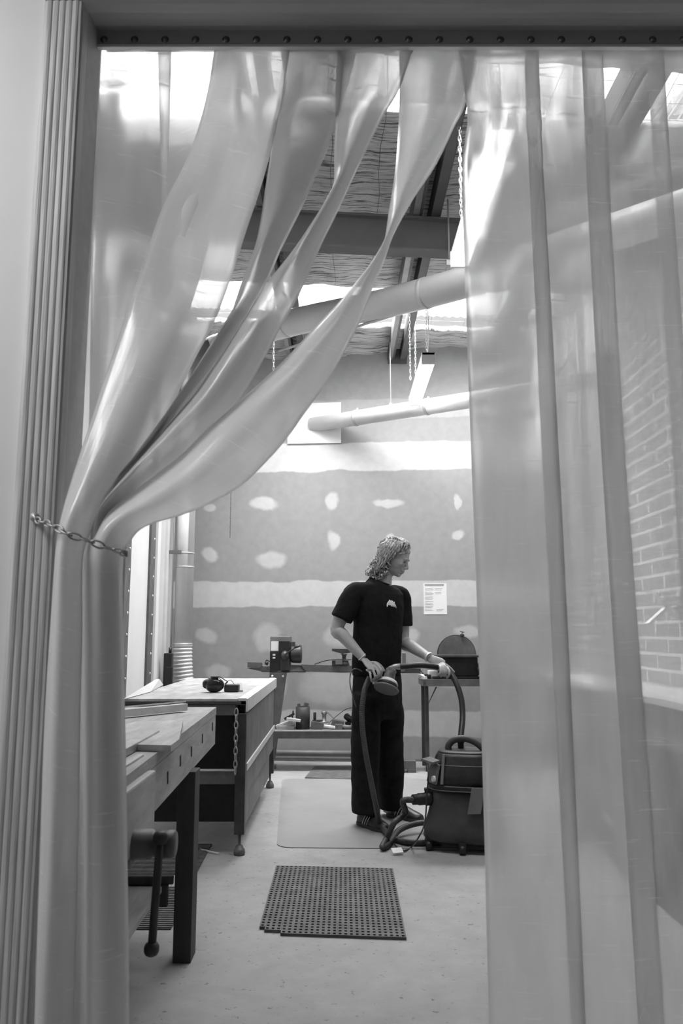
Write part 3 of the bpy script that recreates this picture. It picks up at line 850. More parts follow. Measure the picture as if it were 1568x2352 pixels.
# ------------------------------------------------------------------ steel frame table
T = thing('work_table', 'steel framed work table with pale stained top holding the ear muffs', 'table', (-0.9, 5.5, 0))
tx0, tx1, ty0, ty1, tz = -1.21, -0.525, 4.52, 6.48, 0.83
m = MB(); m.b2(tx0, tx1 - .05, ty0, ty1, tz - .016, tz, .002); m.build('tabletop', M['tabletop'], T)
m = MB(); m.b2(tx0, tx1 - .03, ty0 - .01, ty1, tz - .030, tz - .017, .001); m.build('lower_sheet', M['benchdark'], T)
m = MB(); m.b2(tx1 - .046, tx1 - .002, ty0 - .006, ty1, tz - .012, tz + .004, .002); m.b2(tx1 - .004, tx1 + .008, ty0 - .006, ty1, tz - .07, tz + .002, .003); m.build('edge_rail', M['metal_light'], T)
m = MB(); m.b2(tx0, tx1 - .06, ty0, ty0 + .04, tz - .09, tz - .031); m.build('crossrail', M['metal_grey'], T)
m = MB(); m.b2(tx0, tx1, ty1 - .05, ty1, tz - .09, tz - .031); m.build('crossrail', M['metal_grey'], T)
# open end of the box section
m = MB(); xe0, xe1 = tx1 - .056, tx1 - .004
m.b2(xe0, xe1, ty0, ty0 + .3, tz - .034, tz - .030, 0); m.b2(xe0, xe1, ty0, ty0 + .3, tz - .084, tz - .080, 0); m.b2(xe0, xe0 + .004, ty0, ty0 + .3, tz - .082, tz - .03, 0); m.b2(xe1 - .004, xe1, ty0, ty0 + .3, tz - .082, tz - .03, 0)
m.b2(xe0, xe1, ty0 + .1, ty0 + .3, tz - .084, tz - .03, 0)
m.build('box_section', M['metal_grey'], T)
for lx in (tx0 + .03, tx1 - .03):
    for ly in (ty0 + .03, ty1 - .06):
        m = MB(); m.b2(lx - .028, lx + .028, ly - .028, ly + .028, .11, tz - .084, .003); o = m.build('leg', M['metal_dark'], T)
        f = MB(); f.lathe((lx, ly, 0), (0, 0, 1), [(0, .030), (.012, .032), (.03, .030), (.034, .024), (.05, .018), (.054, .008), (.11, .008)], 20)
        f.build('levelling_foot', M['metal_grey'], o)
m = MB(); m.b2(tx1 - .012, tx1 - .004, ty0 + .06, ty1 - .1, .30, tz - .06, .001); m.build('side_panel', M['panel'], T)
m = MB(); m.b2(tx0 + .02, tx1 - .02, ty0 + .26, ty0 + .27, .12, tz - .06, .001); m.build('front_panel', M['black'], T)
m = MB(); m.b2(tx1 - .03, tx1 + .004, ty0 + .06, ty1 - .06, .435, .475, .004); o = m.build('side_rail', M['metal_light'], T)
m = MB(); m.b2(tx1 - .02, tx1 - .012, ty0 + .06, ty1 - .35, .13, .43, .001); m.build('lower_panel', M['panel'], T)
m = MB(); m.b2(tx0, tx1 - .056, ty0 + .02, ty0 + .05, .37, .44, .003); m.build('front_rail', M['metal_grey'], T)
m = MB(); m.b2(tx0, tx1 - .056, ty0 + .015, ty0 + .05, .44, .447, .001); m.build('rail_edge', M['metal_light'], T)
m = MB(); cxx = at(541, 1700, ty0 - .02).x; m.chain([(cxx, ty0 - .012, tz - .055), (cxx, ty0 - .012, .43)], .034, .0036, .017); o = m.build('hanging_chain', M['metal_mid'], base=(cxx, ty0 - .012, tz - .05))
tag(o, 'heavy link chain hanging down the front of the steel framed table', 'chain')

def bt(px, py, z=.84):
    # ray to height z
    a = at(px, py, 1.0) - EYE; t = (z - EYE.z) / a.z; return EYE + a * t
# things on the table
e = thing('ear_muffs', 'black glossy ear muffs lying on the pale tabletop', 'ear muffs', at(495, 1588, 5.0))
c = at(493, 1577, 4.98); zt = tz
cz = zt + .045
m = MB(); m.ball((c.x, 4.98, cz), 1, 14, (.058, .040, .045)); m.build('ear_cup', M['blackgloss'], e)
m = MB(); m.tube([(c.x - .045 + .0, 4.985 + .0, cz - .0)] * 1 + [(c.x - .05, 5.0, cz + .01)], .03, 14); m.ball((c.x - .02, 5.01, cz), 1, 10, (.045, .03, .046)); m.build('ear_cushion', M['darkgrey'], e)
m = MB(); m.b2(c.x + .055, c.x + .145, 4.985, 5.06, zt + .001, zt + .045, .010); m.build('ear_cup', M['black'], e)
m = MB(); m.tube(catmull([(c.x - .01, 4.97, cz + .046), (c.x + .03, 4.965, cz + .05), (c.x + .06, 4.98, cz + .03), (c.x + .075, 5.0, cz + .018), (c.x + .06, 4.99, cz + .0)], 16), .003, 6)
m.tube(catmull([(c.x + .05, 5.0, cz), (c.x + .09, 5.0, cz + .028), (c.x + .115, 5.0, cz + .005)], 10), .0018, 6); m.build('headband_wire', M['metal_dark'], e)
m = MB(); m.box((c.x + .0, 4.975, cz + .048), (.05, .02, .008)); m.build('slider', M['black'], e)
m = MB(); p0 = at(551, 1588, 5.0); m.bar((p0.x - .0, 5.03, tz + .006), (-.72, 5.75, tz + .006), .03, .010); tag(m.build('steel_rule', M['metal_mid']), 'flat grey straightedge lying on the pale tabletop', 'straightedge')
m = MB(); m.slab([bt(280, 1608, .831), bt(345, 1590, .831), bt(374, 1574, .831), at(365, 1561, 5.5), at(356, 1562, 5.42)], (0.003, 0, .004))
tag(m.build('card_sheet', M['duct']), 'pale curled card sheet at the wall side of the table', 'card')

# ------------------------------------------------------------------ timber workbench in front
B = thing('workbench', 'timber workbench in the left foreground with dark legs', 'workbench', (-0.95, 2.9, 0))
rz = Matrix.Rotation(math.radians(1.6), 4, 'Z')
bx1f, bx1n = -0.600, -0.545       # edge at far / near end
def bxe(Y): return bx1f + (3.90 - Y) / 1.6 * .052
m = MB(); m.prism([(-1.30, 3.92), (bxe(3.92), 3.92), (bxe(1.98), 1.98), (-1.30, 1.98)], .805, .84); m.build('benchtop', M['bench'], B)
m = MB(); m.prism([(bxe(3.90) - .035, 3.90), (bxe(3.90), 3.90), (bxe(2.0), 2.0), (bxe(2.0) - .035, 2.0)], .672, .803); o = m.build('apron', M['bench'], B)
m = MB(); m.prism([(-1.3, 3.90), (bxe(3.9) - .035, 3.90), (bxe(3.9) - .035, 3.86), (-1.3, 3.86)], .672, .803); m.build('end_apron', M['bench'], B)
for y, z, a in ((3.78, .765, .10), (3.45, .755, .12), (3.15, .745, .12), (2.90, .75, .15), (2.66, .735, .15)):
    m = MB(); m.box((bxe(y) + .001, y, z), (.004, .014, .038), Matrix.Rotation(a, 4, 'X'), .001); m.build('dog_hole', M['black'], B)
for y in (3.75,):
    pass
m = MB(); m.b2(-.618, -.551, 3.12, 3.22, 0, .675, .003); m.build('leg', M['benchdark'], B)
m = MB(); m.b2(-1.28, -1.2, 3.12, 3.22, 0, .803, .003); m.build('leg', M['benchdark'], B)
m = MB(); m.b2(-.622, -.548, 2.02, 2.10, 0, .803, .003); m.build('leg', M['benchdark'], B)
m = MB(); m.b2(-1.28, -1.2, 2.02, 2.10, 0, .803, .003); m.build('leg', M['benchdark'], B)
m = MB(); m.b2(-1.27, -.66, 2.05, 3.12, .25, .272, .002); m.build('shelf', M['bench'], B)
m = MB(); m.b2(-1.27, -.64, 3.10, 3.125, .20, .272, .002); m.b2(-1.2, -.625, 3.12, 3.14, .272, .30, .002); m.build('shelf_rail', M['benchdark'], B)
# things on the bench
P1 = [bt(288, 1722), bt(409, 1727), bt(455, 1664), bt(300, 1672)]
P1 = [bt(230, 1722, .842), bt(392, 1726, .842), bt(411, 1711, .842), bt(420, 1665, .842), bt(310, 1668, .842), bt(230, 1690, .842)]
m = MB(); m.slab([Vector((p.x, p.y, .842)) for p in P1], (0, 0, .018))
tag(m.build('plywood_offcut', M['plywood'], base=(P1[1].x - .1, P1[1].y, .841)), 'plywood board with clipped corners lying on the timber bench', 'board')
q0, q1 = bt(250, 1652, .842), bt(424, 1634, .842)
d = (q1 - q0); d.z = 0; d.normalize()
m = MB(); m.bar(Vector((q0.x, q0.y, .862)), Vector((q1.x, q1.y, .862)), .04, .03); m.bar(Vector((q0.x, q0.y + .018, .884)), Vector((q1.x, q1.y + .018, .884)), .004, .006, 0)
tag(m.build('timber_batten', M['pale_wood']), 'pale squared timber length lying across the bench', 'timber')

# vise
V = thing('bench_vise', 'cast metal woodworking vise on the bench with hanging handle bar', 'vise', (-.52, 2.3, .55))
m = MB(); m.b2(-.60, -.546, 1.88, 2.335, .66, .835, .006); m.build('rear_jaw', M['bench'], V)
m = MB(); m.b2(-.544, -.520, 1.9, 2.32, .645, .815, .006); m.build('jaw_lining', M['plywood'], V)
m = MB(); m.b2(-.60, -.575, 1.95, 2.4, .835, .846, .002); m.b2(-.66, -.62, 2.2, 2.8, .842, .866, .003); m.build('jaw_plate', M['metal_mid'], V)
m = MB(); m.lathe((-.628, 2.10, .672), (1, 0, 0), [(0, .05), (.08, .05), (.10, .042), (.12, .036), (.155, .036), (.158, .03), (.178, .03), (.182, .034), (.205, .034), (.212, .03), (.213, 0)], 24)
m.build('screw_boss', M['metal_grey'], V)
m = MB(); m.lathe((-.64, 2.10, .66), (1, 0, 0), [(0, .055), (.10, .052), (.115, .045), (.12, .038)], 20); m.build('jaw_casting', M['metal_grey'], V)
hx = at(368, 1918, 2.27)
m = MB(); t0 = at(368, 1925, 2.055); t1 = at(348, 2180, 2.055)
m.tube([t0, t1], .0102, 14)
h = m.build('handle_bar', M['metal_dark'], V)
for p in (t0, t1):
    m = MB(); m.lathe(p - Vector((0, 0, .016)), (0, 0, 1), [(0, .008), (.004, .015), (.012, .0185), (.022, .0185), (.030, .014), (.034, .004)], 16); m.build('handle_knob', M['metal_dark'], h)

# ------------------------------------------------------------------ mats
def ring_mat(name, corners, nx, ny, label, clip=None, th=.010):
    """corners: near-left, near-right, far-right, far-left on the floor"""
    a, b, c, d = [Vector((p[0], p[1], 0)) for p in corners]
    m = MB(); bm = m.bm; V_ = {}
    def P(u, v):
        k = (round(u, 5), round(v, 5))
        if k not in V_:
            p = (a * (1 - u) + b * u) * (1 - v) + (d * (1 - u) + c * u) * v
            V_[k] = bm.verts.new(p + Vector((0, 0, th * .5 + .001 + .003 * abs(noise.noise(p * 3)))))
        return V_[k]
    for i in range(nx):
        for j in range(ny):
            if clip and clip(i, j): continue
            u0, u1, v0, v1 = i / nx, (i + 1) / nx, j / ny, (j + 1) / ny
            o = [(u0, v0), (u1, v0), (u1, v1), (u0, v1)]
            du, dv = (u1 - u0) * .26, (v1 - v0) * .26
            n = [(u0 + du, v0 + dv), (u1 - du, v0 + dv), (u1 - du, v1 - dv), (u0 + du, v1 - dv)]
            for q in range(4):
                r = (q + 1) % 4
                bm.faces.new((P(*o[q]), P(*o[r]), P(*n[r]), P(*n[q])))
    o = m.build(name, M['rubber_mat'], base=((a + c) / 2))
    md = o.modifiers.new('t', 'SOLIDIFY'); md.thickness = th; md.offset = 0
    return tag(o, label, 'mat')
def fl(px, py, z=0.0):
    a = at(px, py, 1.0) - EYE; t = (z - EYE.z) / a.z; return EYE + a * t
ring_mat('rubber_mat', [fl(592, 2148), fl(933, 2160), fl(902, 2000), fl(634, 1993)], 26, 30,
         'square black rubber ring mat in the middle of the floor, torn corner', clip=lambda i, j: i + j * 2.5 < 3.2)
def rib_mat(corners, label, n=26):
    a, b, c, d = [Vector((p[0], p[1], 0)) for p in corners]
    m = MB()
    m.slab([a + Vector((0, 0, .001)), b + Vector((0, 0, .001)), c + Vector((0, 0, .001)), d + Vector((0, 0, .001))], (0, 0, .005))
    for k in range(n):
        v = (k + .5) / n
        m.bar(a.lerp(d, v) + Vector((0, 0, .007)), b.lerp(c, v) + Vector((0, 0, .007)), (d - a).length / n * .5, .005, 0)
    return tag(m.build('ribbed_mat', M['rubber_mat']), label, 'mat')
rib_mat([fl(200, 2136), fl(392, 2136), fl(452, 2040), fl(290, 2040)], 'grey ribbed mat on the floor under the near end of the bench', 24)
rib_mat([fl(250, 2010), fl(450, 2010), fl(486, 1941), fl(330, 1941)], 'grey ribbed mat on the floor between bench and steel table', 24)
m = MB(); q = [fl(700, 1788), fl(850, 1793), fl(850, 1763), fl(722, 1762)]
m.slab([Vector((p.x, p.y, .001)) for p in q], (0, 0, .008)); tag(m.build('rubber_mat', M['rubber_mat']), 'small dark flat mat in front of the lathe', 'mat')
# thin floor protector with rounded corner under the man
A, Bq, C, D = fl(633, 1948), fl(1180, 1953), fl(1150, 1790), fl(649, 1790)
m = MB(); pts = []
for k in range(7):
    a = PI / 2 * k / 6
    pts.append((A.x + .09 - .09 * math.cos(a), A.y + .09 - .09 * math.sin(a)))
pts += [(Bq.x, Bq.y), (C.x, C.y), (D.x + .05, D.y), (D.x, D.y - .05)]
m.prism([(p[0], p[1]) for p in pts], .0005, .005)
tag(m.build('floor_mat', mat('pale_floor_sheet', .26, .5, var=.08, scale=3)), 'large thin pale mat with rounded corner under the standing man', 'mat')
m = MB(); p0, p1 = fl(459, 1954), fl(502, 1964); m.bar(p0 + Vector((0, 0, .006)), p1 + Vector((0, 0, .006)), .012, .01)
tag(m.build('wood_stick', M['pale_wood']), 'thin wooden stick lying on the floor beside the bench leg', 'stick')
# ------------------------------------------------------------------ lathe on its stand
def LY(px): return 7.32 - (px - 570) * 0.0006
def lt(px, py, off=0.0): return at(px, py, LY(px) + off)
L_ = thing('wood_lathe', 'dark wood lathe on a stand along the back wall behind the man', 'lathe', (-.2, 7.3, 0))
a, b = lt(600, 1538), lt(966, 1548)
m = MB(); z1, z0 = a.z + .02, a.z - .022
m.slab([Vector((a.x, a.y, z0)), Vector((b.x, b.y, z0)), Vector((b.x, b.y, z1 + .0)), Vector((a.x + .17, a.y, z1 + .02)), Vector((a.x, a.y, z1))], (0, .10, 0))
m.build('bed', M['metal_dark'], L_)
a2, b2_ = lt(690, 1528), lt(842, 1530)
m = MB(); m.slab([lt(690, 1526, -.004), lt(806, 1529, -.004), lt(930, 1533, -.004), lt(930, 1543, -.004), lt(712, 1543, -.004), lt(700, 1540, -.004)], (0, .03, 0)); m.build('bed_way', M['metal_grey'], L_)
m = MB(); p0, p1 = lt(702, 1543.5, -.01), lt(966, 1548.5, -.01); m.bar(p0, p1, .006, .006, 0); m.build('bed_edge', M['metal_mid'], L_)
m = MB(); m.slab([lt(566, 1535), lt(600, 1542), lt(620, 1544), lt(620, 1532), lt(602, 1530)], (0, .08, 0)); m.slab([lt(568, 1521, -.01), lt(602, 1522, -.01), lt(602, 1529, -.01), lt(594, 1535, -.01), lt(568, 1533, -.01)], (0, .02, 0)); m.build('bed_end', M['metal_grey'], L_)
def lbox(x0, y0, x1, y1, o0, o1, mb=None, bev=.004):
    A = lt(x0, y1, o0); Bp = lt(x1, y0, o0)
    mb = mb or MB(); mb.b2(A.x, Bp.x, A.y, A.y + (o1 - o0), A.z, Bp.z, bev); return mb
lbox(620, 1462, 667, 1496, 0, .17).build('belt_cover', M['midgrey'], L_)
lbox(640, 1473, 665, 1497, -.006, .0).build('cover_panel', M['black'], L_)
lbox(622, 1473, 639, 1495, -.003, .0, bev=0).build('data_plate', M['paper'], L_)
hb = lbox(619, 1496, 666, 1545, -.01, .16); hb.build('headstock', M['black'], L_)
lbox(626, 1502, 632, 1506, -.014, -.01, bev=.001).build('switch', M['metal_light'], L_)
lbox(626, 1509, 632, 1513, -.014, -.01, bev=.001).build('switch', M['metal_light'], L_)
m = MB(); m.ball(lt(654, 1506, -.03), 1, 10, (.035, .05, .045)); m.cyl(lt(654, 1506, -.06), lt(654, 1506, .0), .03, 14); lbox(644, 1514, 664, 1540, -.03, 0, m); m.build('speed_hub', M['metal_dark'], L_)
m = MB(); m.tube([lt(655, 1503, -.08), lt(676, 1488, -.1)], .0065, 8); m.tube([lt(676, 1487, -.1), lt(689, 1483, -.11)], .011, 8); m.build('lever', M['metal_dark'], L_)
m = MB(); m.lathe(lt(668, 1502, .06), (1, 0, 0), [(0, .07), (.01, .078), (.08, .082), (.095, .078), (.10, .05), (.101, 0)], 24); lbox(666, 1474, 677, 1490, .02, .1, m); m.build('motor', M['metal_dark'], L_)
m = MB(); m.tube(catmull([lt(621, 1520, -.02), lt(613, 1516, -.02), lt(610, 1522, -.02), lt(614, 1528, -.02)], 10), .006, 6); m.ball(lt(612, 1523, -.02), .018, 6); m.build('hand_wheel', M['metal_dark'], L_)
m = MB(); p = lt(790, 1522, .03); m.lathe(p, (0, 0, 1), [(-.03, .05), (0, .045), (.01, .02), (.06, .018), (.075, .03), (.08, 0)], 14)
lbox(762, 1516, 800, 1530, -.02, .08, m, .008); m.build('tool_rest_base', M['metal_dark'], L_)
m = MB(); m.slab([lt(762, 1490, -.03), lt(798, 1491, -.03), lt(806, 1499, -.03), lt(786, 1502, -.03), lt(762, 1495, -.03)], (0, .02, 0)); m.build('tool_rest', M['metal_dark'], L_)
lbox(770, 1516, 786, 1526, -.04, -.02, bev=.01).build('clamp_block', M['midgrey'], L_)
lbox(924, 1500, 932, 1533, 0, .1).build('tailstock', M['midgrey'], L_)
m = MB(); m.slab([lt(619, 1546), lt(657, 1546), lt(630, 1745), lt(608, 1745)], (0, .012, 0)); m.slab([lt(652, 1546, -.004), lt(658, 1546, -.004), lt(631, 1745, -.004), lt(625, 1745, -.004)], (0, .05, 0)); lg = m.build('stand_leg', M['metal_grey'], L_)
for q in (625, 650):
    m = MB(); m.lathe(lt(q, 1553, -.002), (0, -1, 0), [(0, .011), (.004, .010), (.008, 0)], 10); m.build('bolt', M['metal_light'], lg)
m = MB(); m.slab([lt(868, 1549), lt(905, 1549), lt(925, 1742), lt(905, 1742)], (0, .05, 0)); m.build('stand_leg', M['metal_grey'], L_)
A = lt(925, 1756); m = MB(); m.b2(A.x - .1, A.x + .11, A.y - .03, A.y + .05, .03, .10, .003); m.b2(A.x + .04, A.x + .11, A.y - .03, A.y + .05, 0.0, .03, .003)
m.build('stand_foot', M['metal_grey'], L_)
m = MB(); A = lt(605, 1756); m.b2(A.x - .1, A.x + .11, A.y - .03, A.y + .05, 0.0, .03, .003); m.build('stand_foot', M['metal_grey'], L_)
A, Bq = lt(612, 1678), lt(905, 1684)
sz = A.z
m = MB(); m.b2(A.x, Bq.x, 7.14, 7.18, sz - .05, sz + .02, .003); m.b2(A.x, Bq.x, 7.18, 7.42, sz + .012, sz + .02, .001); m.build('tool_shelf', M['metal_grey'], L_)
m = MB(); m.b2(A.x, Bq.x, 7.132, 7.143, sz + .012, sz + .024, .001); m.build('shelf_edge', M['metal_light'], L_)
st = sz + .02
m = MB(); p = lt(790, 1512, .05); m.tube(catmull([at(722, 1526, 7.3), at(745, 1518, 7.3), at(775, 1514, 7.3), at(806, 1515, 7.3)], 14), .005, 6)
tag(m.build('power_cable', M['black']), 'black cable lying along the lathe bed', 'cable')

# tools on the lathe shelf
def sx(px, Y=7.25): return at(px, 1660, Y).x
def onshelf(mb, name, mt, label, cat):
    tag(mb.build(name, mt), label, cat)
m = MB(); m.lathe((sx(695), 7.25, st), (0, 0, 1), [(0, .062), (.19, .064), (.192, .056), (.02, .052), (.019, 0)], 24); onshelf(m, 'tin_can', M['metal_dark'], 'dark open tin standing on the lathe shelf', 'tin')
m = MB(); m.box((sx(697), 7.25, st + .12), (.045, .02, .22), Matrix.Rotation(.25, 4, 'Y')); m.box((sx(690), 7.262, st + .12), (.03, .02, .20), Matrix.Rotation(-.2, 4, 'Y')); m.box((sx(700), 7.235, st + .1), (.02, .015, .21), Matrix.Rotation(-.1, 4, 'Y')); onshelf(m, 'wood_offcuts', M['metal_grey'], 'dark wood scraps standing up in the tin on the lathe shelf', 'scraps')
m = MB(); m.box((sx(675), 7.18, st + .085), (.125, .05, .022), Matrix.Rotation(.12, 4, 'Y')); m.tube([(sx(660), 7.18, st + .10), (sx(672), 7.17, st + .10)], .006, 6); onshelf(m, 'hand_plane', M['pale_wood'], 'pale wooden plane propped against the tin on the shelf', 'plane')
m = MB(); m.box((sx(655), 7.26, st + .035), (.16, .10, .05), Matrix.Rotation(-.35, 4, 'Y')); onshelf(m, 'wood_block', M['plywood'], 'wedge of scrap timber left of the tin on the shelf', 'block')
m = MB(); m.b2(sx(640), sx(676), 7.2, 7.36, st, st + .03); onshelf(m, 'wood_block', M['plywood'], 'flat timber block lying under the wooden plane', 'block')
m = MB(); m.tube([(sx(668), 7.33, st + .05), (sx(672), 7.32, st + .15)], .007, 6); m.box((sx(663), 7.33, st + .10), (.10, .03, .02), Matrix.Rotation(-.5, 4, 'Y')); onshelf(m, 'hand_clamp', M['metal_dark'], 'small dark clamp leaning behind the wooden plane', 'clamp')
m = MB(); m.lathe((sx(722), 7.31, st), (0, 0, 1), [(0, .013), (.135, .013), (.137, 0)], 10); m.b2(sx(716), sx(745), 7.28, 7.34, st, st + .07, .01); onshelf(m, 'steel_fitting', M['metal_dark'], 'dark upright peg fitting right of the tin on the shelf', 'fitting')
m = MB(); m.box((sx(728), 7.18, st + .035), (.105, .03, .065), Matrix.Rotation(.12, 4, 'Y')); onshelf(m, 'steel_block', M['metal_grey'], 'grey angular plate right of the tin on the shelf', 'block')
m = MB(); m.lathe((sx(744), 7.29, st + .05), (0, 0, 1), [(0, .038), (.01, .038), (.012, .018), (.07, .018), (.075, .026), (.095, .026), (.10, .015), (.108, 0)], 14); m.b2(sx(735), sx(756), 7.25, 7.33, st, st + .05, .006)
m.bar((sx(750), 7.27, st + .145), (sx(776), 7.22, st + .065), .014, .010); onshelf(m, 'angle_grinder', M['metal_mid'], 'metal spindle with a long lever in the middle of the shelf', 'tool')
m = MB(); m.tube([(sx(744), 7.17, st + .035), (sx(769), 7.17, st + .02)], .015, 12); m.ball((sx(769), 7.17, st + .02), .016, 7); onshelf(m, 'tool_handle', M['metal_light'], 'pale round handle lying at the front edge of the shelf', 'handle')
m = MB(); m.box((sx(775), 7.22, st + .045), (.11, .06, .075), Matrix.Rotation(.2, 4, 'Y'), .008); m.b2(sx(769), sx(786), 7.155, 7.19, st, st + .05, .006); onshelf(m, 'steel_bracket', M['metal_grey'], 'grey flat casting near the man on the shelf', 'bracket')
m = MB(); m.tube([(sx(783), 7.18, st + .025), (sx(808), 7.18, st + .022)], .018, 12); m.ball((sx(792), 7.18, st + .025), .021, 7); onshelf(m, 'spray_nozzle', M['midgrey'], 'mottled grey tool right beside the man on the shelf', 'tool')
m = MB(); m.lathe((sx(800), 7.29, st + .09), (.8, -.5, -.6), [(-.04, .02), (-.03, .03), (.02, .03), (.06, .018), (.07, 0)], 14); m.b2(sx(792), sx(806), 7.24, 7.32, st, st + .06, .01); onshelf(m, 'power_tool', M['blackgloss'], 'black rounded power tool at the man end of the shelf', 'tool')
m = MB(); m.tube(catmull([(sx(756), 7.2, st + .06), (sx(775), 7.22, st + .12), (sx(795), 7.25, st + .17), (sx(820), 7.25, st + .19)], 12), .003, 5); onshelf(m, 'cable', M['black'], 'thin lead rising from the shelf tools towards the man', 'cable')

# ------------------------------------------------------------------ sander table on the right
G = thing('side_table', 'small dark steel table against the back wall right of the man', 'table', (1.05, 7.3, 0))
A = at(970, 1560, 7.12); X1 = at(1200, 1560, 7.12).x
zt2 = A.z
m = MB(); m.b2(A.x, X1, 7.1, 7.5, zt2 - .012, zt2, .002); m.build('tabletop', M['metal_grey'], G)
m = MB(); m.b2(A.x + .005, X1, 7.10, 7.13, zt2 - .06, zt2 - .012, .002); m.b2(A.x + .0, A.x + .03, 7.1, 7.5, zt2 - .06, zt2 - .012, .002); m.build('frame', M['metal_grey'], G)
for X, Y in ((at(980, 1650, 7.15).x, 7.15), (at(1118, 1650, 7.15).x + .25, 7.15), (at(980, 1650, 7.15).x, 7.46), (at(1118, 1650, 7.15).x + .25, 7.46)):
    m = MB(); m.b2(X - .016, X + .016, Y - .016, Y + .016, 0, zt2 - .06, .002); m.build('leg', M['metal_dark'], G)
m = MB(); p = at(980, 1625, 7.15); q = at(1001, 1578, 7.15); m.bar((p.x, 7.16, p.z), (q.x, 7.16, q.z), .008, .006); m.bar((p.x, 7.18, p.z), (q.x + .01, 7.18, q.z), .008, .006); m.build('brace', M['metal_dark'], G)
S = thing('disc_sander', 'dark bench disc sander with round wheel on the small steel table', 'sander', (1.05, 7.3, zt2))
cx = at(1049, 1500, 7.3).x; zc = at(1049, 1503, 7.3).z
m = MB(); m.lathe((cx, 7.30, zc + .0), (0, 1, 0), [(0, .168), (.012, .168), (.014, .155), (.02, 0)], 40); m.build('sanding_disc', M['metal_grey'], S)
m = MB(); m.lathe((cx, 7.315, zc), (0, 1, 0), [(0, .175), (.04, .175), (.041, 0)], 40); m.build('disc_guard', M['metal_dark'], S)
m = MB(); p0, p1 = at(990, 1505, 7.1), at(1110, 1508, 7.1); m.b2(p0.x, p1.x, 7.08, 7.28, zc - .02, zc - .001, .003); m.build('work_plate', M['metal_dark'], S)
m = MB(); p0, p1 = at(1006, 1510, 7.14), at(1097, 1510, 7.14); m.b2(p0.x, p1.x, 7.14, 7.42, zt2 + .02, zc - .02, .012); m.build('body', M['black'], S)
m = MB(); m.b2(p0.x - .05, p1.x + .04, 7.12, 7.42, zt2, zt2 + .022, .006); m.build('base', M['black'], S)
m = MB(); p = at(1061, 1459, 7.3); m.box(p, (.035, .03, .02)); m.cyl(p, p + Vector((0, 0, .03)), .004, 8); m.box(p + Vector((-.0, 0, .03)), (.04, .008, .007), Matrix.Rotation(.25, 4, 'Y')); m.build('wing_nut', M['metal_dark'], S)
m = MB(); p = at(1101, 1537, 7.1); m.ball(p, .025, 8); m.cyl(p - Vector((.0, 0, .05)), p + Vector((0, 0, .05)), .018, 12); m.build('knob', M['black'], S)
m = MB(); p = at(973, 1560, 7.12); m.slab([at(959, 1549, 7.2), at(975, 1554, 7.1), at(975, 1562, 7.1), at(959, 1557, 7.2)], (.07, .06, 0)); tag(m.build('paper_stack', M['paper']), 'white block of paper at the left corner of the small steel table', 'paper')
m = MB(); p = at(995, 1546, 7.25); m.b2(p.x - .05, p.x + .07, 7.2, 7.3, zt2 + .001, zt2 + .07, .01); tag(m.build('grey_block', M['duct']), 'pale block on the small steel table beside the sander', 'block')
m = MB(); p = at(982, 1549, 7.15); m.b2(p.x - .03, p.x + .03, 7.12, 7.17, zt2 + .001, zt2 + .04, .01); m.tube(catmull([p, at(972, 1548, 7.14), at(966, 1540, 7.14)], 8), .004, 6); tag(m.build('small_tool', M['black']), 'small black tool lying on the table corner near the paper', 'tool')

# ------------------------------------------------------------------ bench and machine on the right, behind the strips
R = thing('wall_bench', 'pale topped bench along the block wall, seen through the strips', 'bench', (1.95, 5.0, 0))
m = MB(); m.b2(1.72, 2.12, 3.1, 6.9, .80, .84, .004); m.build('benchtop', M['left_wall'], R)
m = MB(); m.b2(1.74, 2.12, 3.15, 6.85, .10, .80, .004); m.build('cabinet_front', M['metal_grey'], R)
m = MB(); m.b2(1.70, 1.735, 3.3, 4.6, .50, .53, .004); m.build('rail', M['metal_mid'], R)
m = MB(); m.b2(XR - .12, XR, 5.0, 5.12, 1.36, 1.42, .01); m.bar((XR - .02, 5.06, 1.40), (XR - .25, 4.95, 1.24), .03, .02); tag(m.build('wall_hook', M['metal_light']), 'pale angled bracket on the block wall, seen through the edge strip', 'bracket')
m = MB(); m.b2(1.40, 1.69, 2.3, 4.3, 0, .70, .01); tag(m.build('storage_cabinet', M['metal_dark']), 'low dark cabinet in front of the wall bench, dim through the edge strips', 'cabinet')
K = thing('machine_stand', 'dark pedestal machine seen dimly through the strips on the right', 'machine', (1.5, 5.0, 0))
m = MB(); m.b2(1.28, 1.62, 4.8, 5.2, .42, .62, .03); m.build('machine_body', M['metal_dark'], K)
m = MB(); m.b2(1.42, 1.54, 4.9, 5.1, .05, .42, .01); m.build('pedestal', M['metal_dark'], K)
m = MB(); m.b2(1.34, 1.62, 4.8, 5.2, 0, .05, .01); m.build('foot_plate', M['metal_dark'], K)
m = MB(); p = at(1400, 1900, 4.7); m.tube(catmull([(p.x, 4.7, .28), (p.x + .05, 4.68, .2), (p.x, 4.6, .12), (p.x + .2, 4.4, .05)], 16), .02, 10); tag(m.build('air_hose', M['duct']), 'pale hose hanging by the dim pedestal machine', 'hose')

